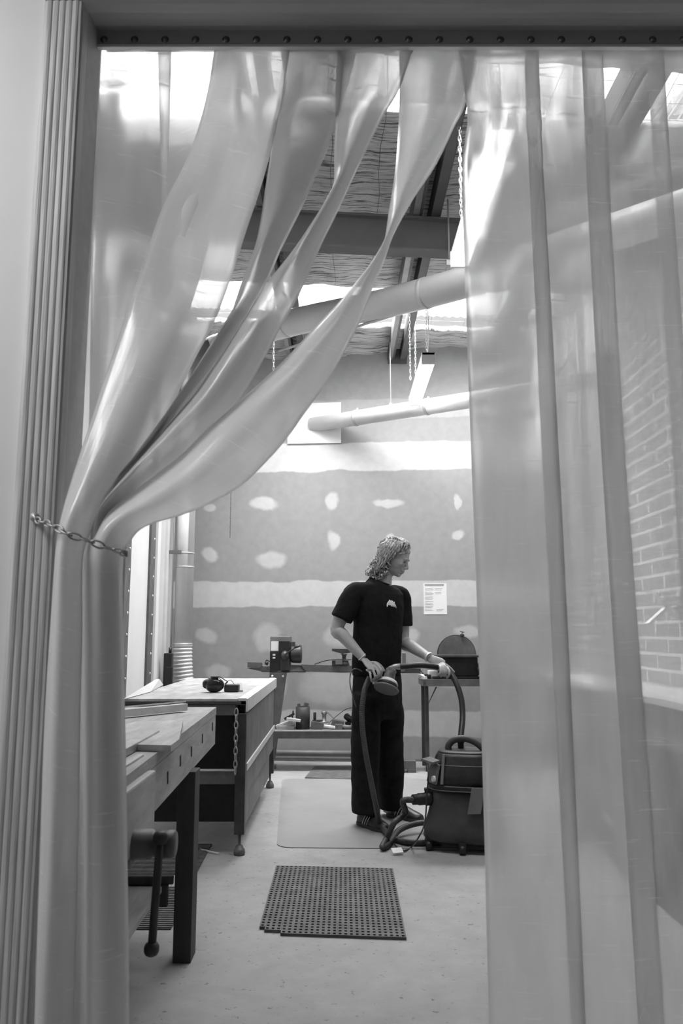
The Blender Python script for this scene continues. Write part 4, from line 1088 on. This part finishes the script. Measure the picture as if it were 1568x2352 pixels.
# ------------------------------------------------------------------ vacuum
vx, vy = 0.705, 4.74
Vc = thing('shop_vacuum', 'dark workshop vacuum on castors at the right edge of the opening', 'vacuum cleaner', (vx, vy, 0))
ROT = Matrix.Rotation(math.radians(-14), 3, 'Z')
def sq(z, hx, hy, e=3.2, n=44, ox=0, oy=0):
    out = []
    for k in range(n):
        a = 2 * PI * k / n; c, s = math.cos(a), math.sin(a)
        p = Vector((hx * math.copysign(abs(c) ** (2 / e), c) + ox, hy * math.copysign(abs(s) ** (2 / e), s) + oy, 0))
        p = ROT @ p; out.append(Vector((vx + p.x, vy + p.y, z)))
    return out
def vloc(x, y, z):
    p = ROT @ Vector((x, y, 0)); return Vector((vx + p.x, vy + p.y, z))
m = MB(); m.rings([sq(.055, .222, .19), sq(.065, .234, .20), sq(.12, .228, .198), sq(.18, .208, .184), sq(.25, .190, .170), sq(.325, .184, .166)]); m.build('tank', M['darkgrey'], Vc)
m = MB(); m.rings([sq(.04, .19, .17), sq(.056, .208, .185)]); m.build('chassis', M['black'], Vc)
m = MB(); m.rings([sq(.318, .193, .175), sq(.325, .200, .182), sq(.345, .202, .184), sq(.352, .198, .18)]); m.build('rim_band', M['black'], Vc)
m = MB(); m.rings([sq(.323, .2015, .1835), sq(.3275, .2025, .1845), sq(.328, .2, .18)]); m.build('rim_line', M['midgrey'], Vc)
m = MB(); m.rings([sq(.352, .198, .18), sq(.40, .190, .172), sq(.455, .176, .158), sq(.462, .172, .154), sq(.50, .158, .142), sq(.516, .148, .132), sq(.522, .13, .115)]); m.build('motor_head', M['black'], Vc)
m = MB(); m.rings([sq(.455, .1775, .1595), sq(.4585, .1765, .1585), sq(.4595, .17, .15)]); m.build('head_seam', M['midgrey'], Vc)
m = MB(); m.rings([sq(.517, .145, .13), sq(.5255, .14, .125), sq(.527, .10, .09)]); m.build('top_cover', M['darkgrey'], Vc)
m = MB(); m.tube(catmull([vloc(-.085, -.02, .515), vloc(-.085, -.02, .55), vloc(-.05, -.02, .582), vloc(.01, -.02, .59), vloc(.07, -.02, .57), vloc(.125, -.02, .525)], 24), .019, 12); m.build('carry_handle', M['darkgrey'], Vc)
# control panel on the left front
pf = [vloc(-.172, -.12, .45), vloc(-.20, -.13, .36)]
m = MB(); m.slab([vloc(-.200, -.07, .358), vloc(-.135, -.183, .358), vloc(-.118, -.160, .46), vloc(-.172, -.06, .47)], (-.010, -.006, 0)); m.build('control_panel', M['midgrey'], Vc)
m = MB(); m.lathe(vloc(-.150, -.170, .385), (ROT @ Vector((-.8, -.55, .15))), [(0, .019), (.012, .017), (.014, .012), (.008, .0)], 18); m.build('dial', M['duct'], Vc)
m = MB(); m.slab([vloc(-.19, -.05, .476), vloc(-.12, -.16, .474), vloc(-.155, -.19, .466), vloc(-.235, -.09, .468)], (0, 0, .012)); m.build('socket_flap', M['midgrey'], Vc)
m = MB(); m.slab([vloc(-.115, -.174, .36), vloc(-.100, -.176, .36), vloc(-.09, -.140, .515), vloc(-.105, -.136, .515)], (-.004, -.008, 0)); m.build('edge_trim', M['midgrey'], Vc)
m = MB(); m.slab([vloc(.055, -.188, .35), vloc(.125, -.190, .35), vloc(.10, -.198, .22), vloc(.03, -.198, .215)], (0, -.012, 0)); m.build('latch', M['midgrey'], Vc)
m = MB(); p = vloc(-.185, -.09, .265); dirp = Vector((-1, -.35, 0)).normalized(); m.lathe(p, dirp, [(-.02, .038), (.03, .038), (.032, .033), (.075, .033), (.078, .029), (.11, .028)], 20); m.box(vloc(-.19, -.085, .31), (.06, .05, .02), None, .006); m.build('hose_port', M['black'], Vc)
port = p + dirp * .11
for (x, y) in ((-.19, -.15), (.0, -.20), (-.17, .14), (.17, -.15), (.17, .14)):
    c = vloc(x, y, .026); m = MB(); m.cyl(c + Vector((-.016, 0, 0)), c + Vector((.016, 0, 0)), .0255, 16); m.box(c + Vector((0, .012, .022)), (.04, .04, .03), None, .006); m.build('castor', M['black'], Vc)

def ribtube(mb, ctrl, r, n=260, amp=.0016, per=3.0, seg=12):
    pts = catmull(ctrl, n); rs = [r + amp * math.cos(i * 2 * PI / per) for i in range(n + 1)]
    mb.tube(pts, rs, seg); return pts
# suction hose from sander: loops on the floor and back to the vacuum port
m = MB()
ctrl = [at(848, 1556, 5.06), at(836, 1590, 5.02), at(831, 1650, 5.0), at(838, 1720, 4.98), at(851, 1790, 4.97), at(863, 1850, 4.96), fl(874, 1894, .04), fl(898, 1922, .022), fl(930, 1934, .021), fl(975, 1936, .021), fl(1010, 1934, .021)]
ribtube(m, ctrl, .0165, 420, .0013, 3)
tag(m.build('suction_hose', M['hose']), 'ribbed grey hose running down the man\'s front leg to the floor', 'hose')
m = MB()
ctrl = [port, port + dirp * .06 + Vector((0, 0, -.004)), at(930, 1868, 4.72), at(905, 1890, 4.66), fl(888, 1925, .05), fl(878, 1946, .022), fl(893, 1938, .022), fl(915, 1908, .045), fl(950, 1893, .060), fl(990, 1888, .06)]
ribtube(m, ctrl, .0165, 360, .0013, 3)
tag(m.build('suction_hose', M['hose']), 'ribbed grey hose looping from the vacuum port across the floor', 'hose')
hz_ = thing('sander_hose', 'smooth black hose arching from the sander through the man\'s hand to the vacuum', 'hose', at(1057, 1705, 4.78))
m = MB(); hp = [at(916, 1531, 5.0), at(935, 1530, 5.0), at(962, 1528, 5.01), at(990, 1530, 5.02), at(1012, 1535, 5.03), at(1032, 1545, 5.02), at(1047, 1568, 4.98), at(1059, 1605, 4.93), at(1062, 1645, 4.88), at(1059, 1680, 4.82), at(1057, 1704, 4.78)]
pts = catmull(hp, 60); m.tube(pts, [.0185 - .0015 * i / 60 for i in range(61)], 14); m.build('hose_sleeve', M['black'], hz_)
m = MB(); e = at(1057, 1690, 4.80); m.lathe(e, (0, -.1, -1), [(0, .0195), (.004, .023), (.038, .0225), (.042, .018), (.075, .0175)], 18); m.build('hose_cuff', M['black'], hz_)
m = MB(); m.tube(catmull([at(845, 1552, 5.15), at(822, 1537, 5.1), at(808, 1540, 5.1), at(803, 1565, 5.1), at(810, 1600, 5.1), at(818, 1625, 5.12)], 20), .0038, 6); tag(m.build('sander_cable', M['midgrey']), 'thin lead looping beside the man\'s hip', 'cable')
m = MB(); m.tube(catmull([vloc(-.225, -.07, .47), at(983, 1770, 4.60), at(980, 1830, 4.56), at(975, 1890, 4.5), at(960, 1925, 4.45), fl(945, 1945, .01), fl(930, 1954, .008), fl(918, 1952, .012), fl(906, 1938, .02), fl(912, 1925, .05)], 50), .0042, 7)
tag(m.build('vacuum_cable', M['black']), 'black power cable falling from the vacuum head to the floor', 'cable')
m = MB(); p = fl(912, 1953, .022); m.box(p, (.060, .040, .002), Matrix.Rotation(.3, 4, 'Z') @ Matrix.Rotation(.45, 4, 'X'), 0); tag(m.build('cable_tag', M['paper']), 'small white paper tag on the cable beside the hose loop', 'tag')

# ------------------------------------------------------------------ sander in his hand
SD = thing('orbital_sander', 'hand held disc sander in the man\'s right hand, disc facing down', 'sander', at(886, 1583, 5.0))
ax = Vector((.27, .44, .85)).normalized(); c = at(886, 1584, 5.0)
m = MB(); m.lathe(c, ax, [(0, .076), (.003, .078), (.011, .078), (.013, .07)], 32); m.build('sanding_disc', M['midgrey'], SD)
m = MB(); m.lathe(c, ax, [(.013, .055), (.02, .066), (.034, .066), (.036, .06)], 28); m.build('skirt', M['black'], SD)
m = MB(); m.lathe(c, ax, [(.034, .067), (.045, .066), (.06, .056), (.064, .04)], 28); m.tube([c + ax * .048 + Vector((-.03, 0, 0)), c + ax * .048 + Vector((-.092, -.01, .004))], .0135, 14); m.build('body_shell', M['duct'], SD)
m = MB(); m.lathe(c, ax, [(.062, .042), (.07, .037), (.12, .033), (.128, .036), (.135, .033), (.15, .02), (.153, 0)], 24); m.build('motor_housing', M['midgrey'], SD)
m = MB(); m.tube([at(893, 1535, 4.99), at(905, 1531, 4.985), at(917, 1531, 5.0)], [.012, .015, .019], 14); m.build('hose_connector', M['metal_mid'], SD)
# ------------------------------------------------------------------ the man
PY = 5.25
def Q(px, py, d=0.0): return at(px, py, PY + d)
man = thing('person', 'person in black t-shirt and black trousers with curly hair, holding a sander and hose', 'person', (fl(868, 1890).x, PY, 0))
LAT = Vector((.80, .60, 0)).normalized(); FRT = Vector((.60, -.80, 0)).normalized()
def ering(c, a, b, n=28, e=2.3, lat=LAT, frt=FRT, tilt=0.0, tf=0.0):
    out = []
    for k in range(n):
        t = 2 * PI * k / n; co, si = math.cos(t), math.sin(t)
        out.append(Vector(c) + lat * (a * math.copysign(abs(co) ** (2 / e), co)) + frt * (b * math.copysign(abs(si) ** (2 / e), si)) + Vector((0, 0, tilt * co + tf * si)))
    return out
def remesh(o, vox, smooth=2, fac=0.5):
    r = o.modifiers.new('skin', 'REMESH'); r.mode = 'VOXEL'; r.voxel_size = vox; r.use_smooth_shade = True
    s = o.modifiers.new('soft', 'SMOOTH'); s.iterations = smooth; s.factor = fac
    return o

bodyb = MB()
# torso, hips and legs (inside the clothes)
bodyb.rings([ering(Q(864, 1590), .10, .07), ering(Q(864, 1520), .12, .08), ering(Q(867, 1440), .145, .095), ering(Q(868, 1385), .165, .10), ering(Q(869, 1358), .13, .07), ering(Q(872, 1345), .07, .06)])
for hx, fx, d0, d1 in ((843, 842, -.07, -.06), (888, 893, .08, .2)):
    bodyb.tube([Q(hx, 1590, d0), Q(hx, 1700, d0), Q((hx + fx) / 2, 1790, (d0 + d1) / 2), Q(fx, 1862, d1)], [.058, .055, .048, .04], 14)
# neck and head
Hf = Vector((.865, -.33, -.375)).normalized(); Hs = Vector((0, 0, 1)).cross(Hf); Hs = Vector((.33, .93, 0)).normalized(); Hs = (Hs - Hf * Hs.dot(Hf)).normalized(); Hu = Hs.cross(Hf); Hu = -Hu if Hu.z < 0 else Hu
HC = Q(905, 1281, -.02)
def H(f, u, s=0.0): return HC + Hf * f + Hu * u + Hs * s
HR = Matrix((Hf, Hs, Hu)).transposed().to_4x4()
bodyb.tube([Q(872, 1352), Q(880, 1342), H(-.035, -.10), H(-.03, -.03)], [.062, .056, .056, .055], 18)
def hb(f, u, s, rf, rs, ru): bodyb.ball(H(f, u, s), 1, 14, (rf, rs, ru), HR)
hb(-.005, .030, 0, .098, .075, .085)       # skull
hb(.020, -.010, 0, .074, .066, .085)       # mid face
hb(.040, .018, 0, .056, .056, .055)        # brow
hb(.034, -.060, 0, .052, .046, .052)       # jaw
hb(.066, -.092, 0, .020, .022, .019)       # chin
hb(.0, -.065, .03, .045, .022, .03); hb(.0, -.065, -.03, .045, .022, .03)
hb(.058, -.022, .034, .024, .018, .018); hb(.058, -.022, -.034, .024, .018, .018)   # cheeks
bodyb.tube([H(.086, .006), H(.097, -.016), H(.105, -.030)], [.011, .012, .0125], 10)
hb(.105, -.034, 0, .013, .013, .011); hb(.100, -.038, .010, .011, .008, .008); hb(.100, -.038, -.010, .011, .008, .008)
hb(.082, -.055, 0, .014, .026, .014); hb(.088, -.062, 0, .012, .022, .0065); hb(.085, -.075, 0, .012, .019, .007)  # lips
hb(.088, .014, .022, .011, .02, .006); hb(.088, .014, -.022, .011, .02, .006)  # brow ridge
hb(-.012, -.012, -.074, .018, .008, .030); hb(-.012, -.012, .074, .018, .008, .030)   # ears

# right arm (camera side)
S1, E1, W1 = Q(812, 1362, -.12), Q(773, 1444, -.14), Q(834, 1512, -.20)
bodyb.tube(catmull([Q(835, 1362, -.09), S1, S1.lerp(E1, .5) + Vector((-.005, 0, 0)), E1, E1.lerp(W1, .22), E1.lerp(W1, .6), W1], 24),
           [.055 if i < 4 else .052 - .010 * (i - 4) / 8 if i < 12 else (.042 + .004 * math.sin((i - 12) / 4 * PI) if i < 16 else .043 - .017 * (i - 16) / 8) for i in range(25)], 16)
# left arm
S2, E2, W2 = Q(921, 1372, .13), Q(927, 1474, .13), Q(988, 1512, -.12)
bodyb.tube(catmull([Q(905, 1368, .08), S2, S2.lerp(E2, .55), E2, E2.lerp(W2, .25), E2.lerp(W2, .65), W2], 24),
           [.053 if i < 4 else .050 - .010 * (i - 4) / 8 if i < 12 else (.041 + .004 * math.sin((i - 12) / 4 * PI) if i < 16 else .042 - .017 * (i - 16) / 8) for i in range(25)], 16)
# right hand: back of the hand to the camera, fingers closing over the sander
def finger(pts, r0, r1, n=8):
    bodyb.tube(catmull(pts, 10), [r0 + (r1 - r0) * i / 10 for i in range(11)], n); bodyb.ball(pts[-1], r1, 6)
bodyb.rings([ering(W1, .026, .019, 14), ering(Q(842, 1520, -.215), .032, .018, 14), ering(Q(850, 1530, -.235), .037, .017, 14), ering(Q(857, 1538, -.25), .036, .014, 14)])
for (k, mid, tip, r) in (((868, 1529), (876, 1541), (874, 1552), .0098), ((864, 1535), (869, 1548), (867, 1557), .0096), ((857, 1541), (861, 1553), (860, 1560), .0094), ((849, 1544), (851, 1556), (853, 1563), .0085)):
    finger([Q(k[0] - 8, k[1] - 6, -.235), Q(k[0], k[1], -.262), Q(mid[0], mid[1], -.282), Q(tip[0], tip[1], -.262), Q(tip[0] + 1, tip[1] + 2, -.245)], r, r * .82)
finger([Q(852, 1522, -.215), Q(864, 1523, -.205), Q(875, 1531, -.205), Q(881, 1540, -.21)], .0115, .0095)
# left hand: holding the hose, index finger stretched along it
bodyb.rings([ering(W2, .019, .025, 14, lat=Vector((0, 1, 0)), frt=Vector((.5, 0, .86))), ering(Q(998, 1518, -.16), .018, .032, 14, lat=Vector((0, 1, 0)), frt=Vector((.45, 0, .89))),
              ering(Q(1010, 1524, -.19), .017, .036, 14, lat=Vector((0, 1, 0)), frt=Vector((.45, 0, .89))), ering(Q(1018, 1529, -.20), .015, .033, 14, lat=Vector((0, 1, 0)), frt=Vector((.45, 0, .89)))])
finger([Q(1010, 1519, -.19), Q(1022, 1526, -.205), Q(1033, 1534, -.215), Q(1042, 1543, -.22)], .0105, .0075)
for (k, mid, tip, r) in (((1022, 1530), (1026, 1542), (1020, 1552), .0098), ((1017, 1532), (1019, 1545), (1012, 1553), .0098), ((1030, 1538), (1032, 1549), (1026, 1557), .0088), ((1011, 1533), (1011, 1545), (1005, 1551), .0085)):
    finger([Q(k[0] - 6, k[1] - 6, -.205), Q(k[0], k[1], -.245), Q(mid[0], mid[1], -.262), Q(tip[0], tip[1], -.245)], r, r * .82)
finger([Q(1000, 1524, -.16), Q(1006, 1534, -.215), Q(1014, 1541, -.245), Q(1020, 1545, -.262)], .012, .0095)
body = bodyb.build('body', M['skin'], man)
remesh(body, .0042, 2, .45)

# wrist things
m = MB(); u = (W1 - E1).normalized(); p = W1 - u * .012
m.tube([p + (Vector((0, -1, 0)).cross(u).normalized() * math.cos(a) * .0285 + Vector((0, -1, 0)) * math.sin(a) * .0285) for a in (2 * PI * k / 24 for k in range(24))], .002, 6, closed=True)
m.build('bracelet', M['metal_light'], man)
m = MB(); u = (W2 - E2).normalized(); p = W2 - u * .012
v1 = u.cross(Vector((0, 1, 0))).normalized(); v2 = u.cross(v1)
m.rings([[p + u * h + v1 * math.cos(a) * .0295 + v2 * math.sin(a) * .0295 for a in (2 * PI * k / 24 for k in range(24))] for h in (-.009, .009)], cap=False)
o = m.build('watch', M['metal_light'], man); md = o.modifiers.new('t', 'SOLIDIFY'); md.thickness = .004; md.offset = 1

# face details
m = MB()
for s in (-1, 1):
    m.tube([H(.089, .000, s * .014), H(.088, -.003, s * .026), H(.080, -.005, s * .037)], [.0022, .003, .002], 6)
m.build('eyelashes', M['black'], body)
m = MB()
for s in (-1, 1):
    m.tube([H(.099, .018, s * .010), H(.096, .022, s * .026), H(.082, .018, s * .042)], [.0025, .0035, .002], 6)
m.build('eyebrows', M['hair'], body)
m = MB(); m.tube([H(.092, -.067, -.016), H(.0965, -.067, 0), H(.092, -.067, .016)], .0022, 6); m.build('mouth_line', M['darkgrey'], body)

# hair: curls over a soft cap
hm = MB()
hm.ball(H(-.022, .040, 0), 1, 14, (.088, .082, .084), HR)
hm.ball(H(-.060, -.030, 0), 1, 12, (.060, .078, .085), HR)
hm.ball(H(-.062, -.080, -.01), 1, 12, (.058, .074, .055), HR)
hm.ball(H(-.030, -.045, 0), 1, 12, (.052, .080, .070), HR)
hm.ball(H(-.078, -.125, -.01), 1, 10, (.045, .06, .03), HR)
hm.build('hair_base', M['hair_shade'], man); hm = MB()
rnd = random.Random(5)
def scalp(f, s):
    q = 1 - (f / .105) ** 2 - (s / .084) ** 2
    return .030 + .092 * math.sqrt(max(q, 0))
cnt = 0
while cnt < 560:
    th = rnd.uniform(0, 2 * PI); rr = math.sqrt(rnd.random())
    f0, s0 = .095 * rr * math.cos(th) - .01, .082 * rr * math.sin(th)
    if f0 > .075: continue
    u0 = scalp(f0, s0)
    # the curl runs back and down over the skull
    side = 1 if s0 >= 0 else -1
    pts = []
    ln = rnd.uniform(.08, .27); nstep = 34; ph = rnd.uniform(0, 6.28); cr = rnd.uniform(.007, .013); turns = ln / .042
    f, s, u = f0, s0, u0
    azi = math.atan2(s0, f0 - .01)
    for i in range(nstep):
        t = i / (nstep - 1)
        d = ln * t
        # outward direction from head centre
        rad = math.hypot(f + .02, s) + 1e-5
        of, os = (f + .02) / rad, s / rad
        c0 = H(f, u, s)
        aa = ph + turns * 2 * PI * t
        pts.append(c0 + Hu * (math.cos(aa) * cr) + (Hf * of + Hs * os) * (math.sin(aa) * cr))
        stp = ln / nstep
        if u > .03 and rad < .088:
            g = .45 if f > -.01 else .02
            f += stp * (of * .6 - g * .55); s += stp * (os * .75)
            u = max(scalp(f, s) + .004, u - stp) if rad < .08 else u - stp * .8
        else:
            u -= stp * .98
            f += stp * (-.30 if f > -.015 else -.04 if f > -.07 else .1) + rnd.uniform(-.0006, .0006)
            if abs(s) < .055 and f > -.05: s += side * stp * .4
    # keep the face clear
    tipl = pts[-1] - HC
    bad = False
    for p in pts[8:]:
        l = p - HC; lf, lu = l.dot(Hf), l.dot(Hu)
        if lu < .045 and lf > .022 + (lu) * .5: bad = True; break
        if lu < .075 and lf > .062: bad = True; break
        if lu < -.165: bad = True; break
    if bad: continue
    w0 = rnd.uniform(.0030, .0058)
    hm.tube(pts, [w0 * (1 - .5 * (i / nstep) ** 3) for i in range(nstep)], 5)
    cnt += 1
# loose curls breaking the outline, hanging over the ear, nape and back of the neck
for k in range(230):
    low = k > 60
    if low:
        f = rnd.uniform(-.115, .012); s = rnd.choice((-1, -1, 1)) * rnd.uniform(.035, .082) if f > -.09 else rnd.uniform(-.07, .07)
        u = rnd.uniform(-.115, -.02)
    else:
        aa = rnd.uniform(.3, PI * 1.05); f = -.015 + .098 * math.cos(aa); u = .035 + .088 * math.sin(aa); s = rnd.uniform(-.05, .03)
        if f > .07: continue
    r = rnd.uniform(.006, .012); ln = rnd.uniform(.03, .065); ph = rnd.uniform(0, 6.28)
    pts = []
    for i in range(22):
        t = i / 21; a = ph + t * 2 * PI * (1.6 if low else 1.2)
        if low: pts.append(H(f - t * ln * .25, u - t * ln, s) + Hf * (r * math.cos(a)) + Hs * (r * math.sin(a)))
        else:
            ta = math.atan2(u - .035, f + .015) + t * ln * 6
            pts.append(H(-.015 + (.098 + r * .6 * math.cos(a)) * math.cos(ta), .035 + (.090 + r * .6 * math.cos(a)) * math.sin(ta), s + r * math.sin(a)))
    hm.tube(pts, rnd.uniform(.0026, .0046), 5)
# fringe across the brow line and a stray curl at the nape
for k in range(26):
    s = -.062 + .124 * k / 25
    base = H(.060 - .9 * s * s * 8, .088 - s * s * 5, s)
    ctrl = [base, base + Hf * .020 - Hu * .010, base + Hf * .024 - Hu * .024 + Hs * .006 * math.sin(k), base + Hf * .012 - Hu * .034 - Hs * .008]
    hm.tube(catmull(ctrl, 10), .0042, 5)
for k in range(12):
    c0 = Q(846 + rnd.uniform(-3, 12), 1316 + rnd.uniform(-8, 8), rnd.uniform(-.05, .03))
    hm.tube([c0 + Vector((math.cos(a) * .012, .004 * math.sin(a * 2), math.sin(a) * .012)) for a in (2 * PI * q / 14 for q in range(15))], .003, 5)
hm.build('hair', M['hair'], man)

# t-shirt
sh = MB()
sh.rings([ering(Q(865, 1552), .170, .120), ering(Q(865, 1530), .172, .122), ering(Q(866, 1480), .172, .120), ering(Q(868, 1430), .176, .122), ering(Q(868, 1390), .186, .124), ering(Q(868, 1366), .188, .112, tilt=-.0), ering(Q(868, 1354), .158, .096), ering(Q(868, 1347), .118, .088, tilt=-.006, tf=-.006), ering(Q(870, 1340), .086, .078, tilt=-.010, tf=-.014), ering(Q(872, 1335), .064, .064, tilt=-.014, tf=-.022)])
sl1 = E1.lerp(S1, .26) + Vector((.0, 0, .0))
sh.tube(catmull([Q(850, 1358, -.06), Q(822, 1360, -.11), S1 + Vector((-.008, 0, -.01)), S1.lerp(E1, .45), sl1], 16), [.062 + .012 * i / 16 for i in range(17)], 20)
sl2 = E2.lerp(S2, .34)
sh.tube(catmull([Q(892, 1364, .06), Q(912, 1366, .10), S2 + Vector((.0, 0, -.01)), S2.lerp(E2, .4), sl2], 16), [.060 + .008 * i / 16 for i in range(17)], 20)
shirt = sh.build('t_shirt', M['shirt'], man); remesh(shirt, .0075, 4)
tx = bpy.data.textures.new('cloth_folds', 'CLOUDS'); tx.noise_scale = .12
dm = shirt.modifiers.new('folds', 'DISPLACE'); dm.texture = tx; dm.strength = .018; dm.mid_level = .5
# neck rib
m = MB(); nc = Q(877, 1339); nu = (Q(880, 1330) - Q(872, 1352)).normalized()
m.tube([p for p in ering(Q(873, 1335), .063, .063, 28, tilt=-.014, tf=-.022)], .007, 8, closed=True); m.build('collar', M['shirt'], shirt)
# chest print: arched emblem with drips, laid on the shirt front
cpnt = Q(898, 1387, -.128)
poly = [(-13, 7), (-13, 1), (-10, -4), (-7, -6), (-6, -9), (-5, -6), (-3, -5.5), (-2, -8), (-1, -8), (0, -5), (2, -4.5), (3, -7.5), (4, -4), (6, -2), (8, -5), (8.5, -1), (11, 2), (14, 9), (10.5, 5.5), (9, 3.5), (8, 7), (6.5, 3.6), (5, 3.4), (4, 6.5), (3, 3.4), (1, 3.3), (0, 6), (-1.5, 3), (-4, 2.6), (-5, 3.8), (-7, 2.4), (-9, 1.8), (-10.5, 3)]
nd = (FRT * .9 + LAT * .25).normalized(); ld = Vector((-nd.y, nd.x, 0))
pv = [cpnt + ld * (x * .00385 ) + Vector((0, 0, -y * .0028)) for x, y in poly]
m = MB(); m.slab(pv, nd * .006)
m.build('chest_print', M['paper'], shirt)

# trousers
tr = MB()
tr.rings([ering(Q(865, 1535), .155, .110), ering(Q(865, 1560), .168, .118), ering(Q(866, 1600), .176, .122), ering(Q(866, 1630), .176, .12), ering(Q(866, 1652), .15, .10)])
def leg(cs):
    tr.rings([ering(Q(x, y, d), a, b, 22, lat=Vector((1, 0.2, 0)).normalized(), frt=Vector((.2, -1, 0)).normalized()) for x, y, d, a, b in cs])
leg([(843, 1590, -.06, .092, .11), (841, 1650, -.07, .094, .105), (839, 1720, -.07, .088, .098), (838, 1790, -.07, .088, .095), (839, 1840, -.07, .084, .098), (839, 1866, -.07, .084, .10)])
leg([(888, 1590, .05, .092, .11), (891, 1650, .08, .100, .105), (893, 1720, .12, .094, .096), (894, 1790, .16, .088, .094), (896, 1835, .18, .082, .096), (896, 1857, .19, .082, .098)])
trs = tr.build('trousers', M['trousers'], man); remesh(trs, .009, 4)
tx2 = bpy.data.textures.new('trouser_folds', 'CLOUDS'); tx2.noise_scale = .16
dm = trs.modifiers.new('folds', 'DISPLACE'); dm.texture = tx2; dm.strength = .022; dm.mid_level = .5

# shoes
def shoe(heel, d, stripes=True):
    d = Vector(d).normalized(); s = Vector((-d.y, d.x, 0))
    heel = Vector((heel.x, heel.y, 0))
    prof = [(0.0, .026, .060), (.02, .036, .085), (.06, .038, .092), (.10, .040, .085), (.14, .045, .068), (.19, .050, .052), (.235, .047, .040), (.262, .036, .032), (.275, .018, .022)]
    m = MB(); rings = []
    for x, w, h in prof:
        r = []
        for k in range(20):
            a = 2 * PI * k / 20; c, si = math.cos(a), math.sin(a)
            z = .018 + (h * max(si, 0) ** .8 if si > 0 else .006 * si)
            r.append(heel + d * x + s * (w * math.copysign(abs(c) ** .8, c) * (1 - .35 * max(si, 0) ** 2)) + Vector((0, 0, z)))
        rings.append(r)
    m.rings(rings); o = m.build('shoe', M['black'], man)
    m = MB(); pl = []
    for x, w, h in prof: pl.append(heel + d * x + s * (w + .003))
    for x, w, h in prof[::-1]: pl.append(heel + d * x - s * (w + .003))
    m.slab([Vector((p.x, p.y, .0055)) for p in pl], (0, 0, .016)); m.build('sole', M['metal_dark'], o)
    for k in range(3):
        x = .085 + k * .022
        m = MB()
        pts = []
        for q in range(6):
            t = q / 5; hh = .024 + .050 * t; w = .0425 * (1 - .30 * t * t)
            pts.append(heel + d * (x + .018 * t) - s * (w + .0025) + Vector((0, 0, hh)))
        m.tube(pts, .0042, 6, flat=.5); m.build('stripe', M['paper'], o)
shoe(fl(826, 1893), (.58, -.82, 0))
shoe(fl(893, 1874), (.72, -.69, 0))
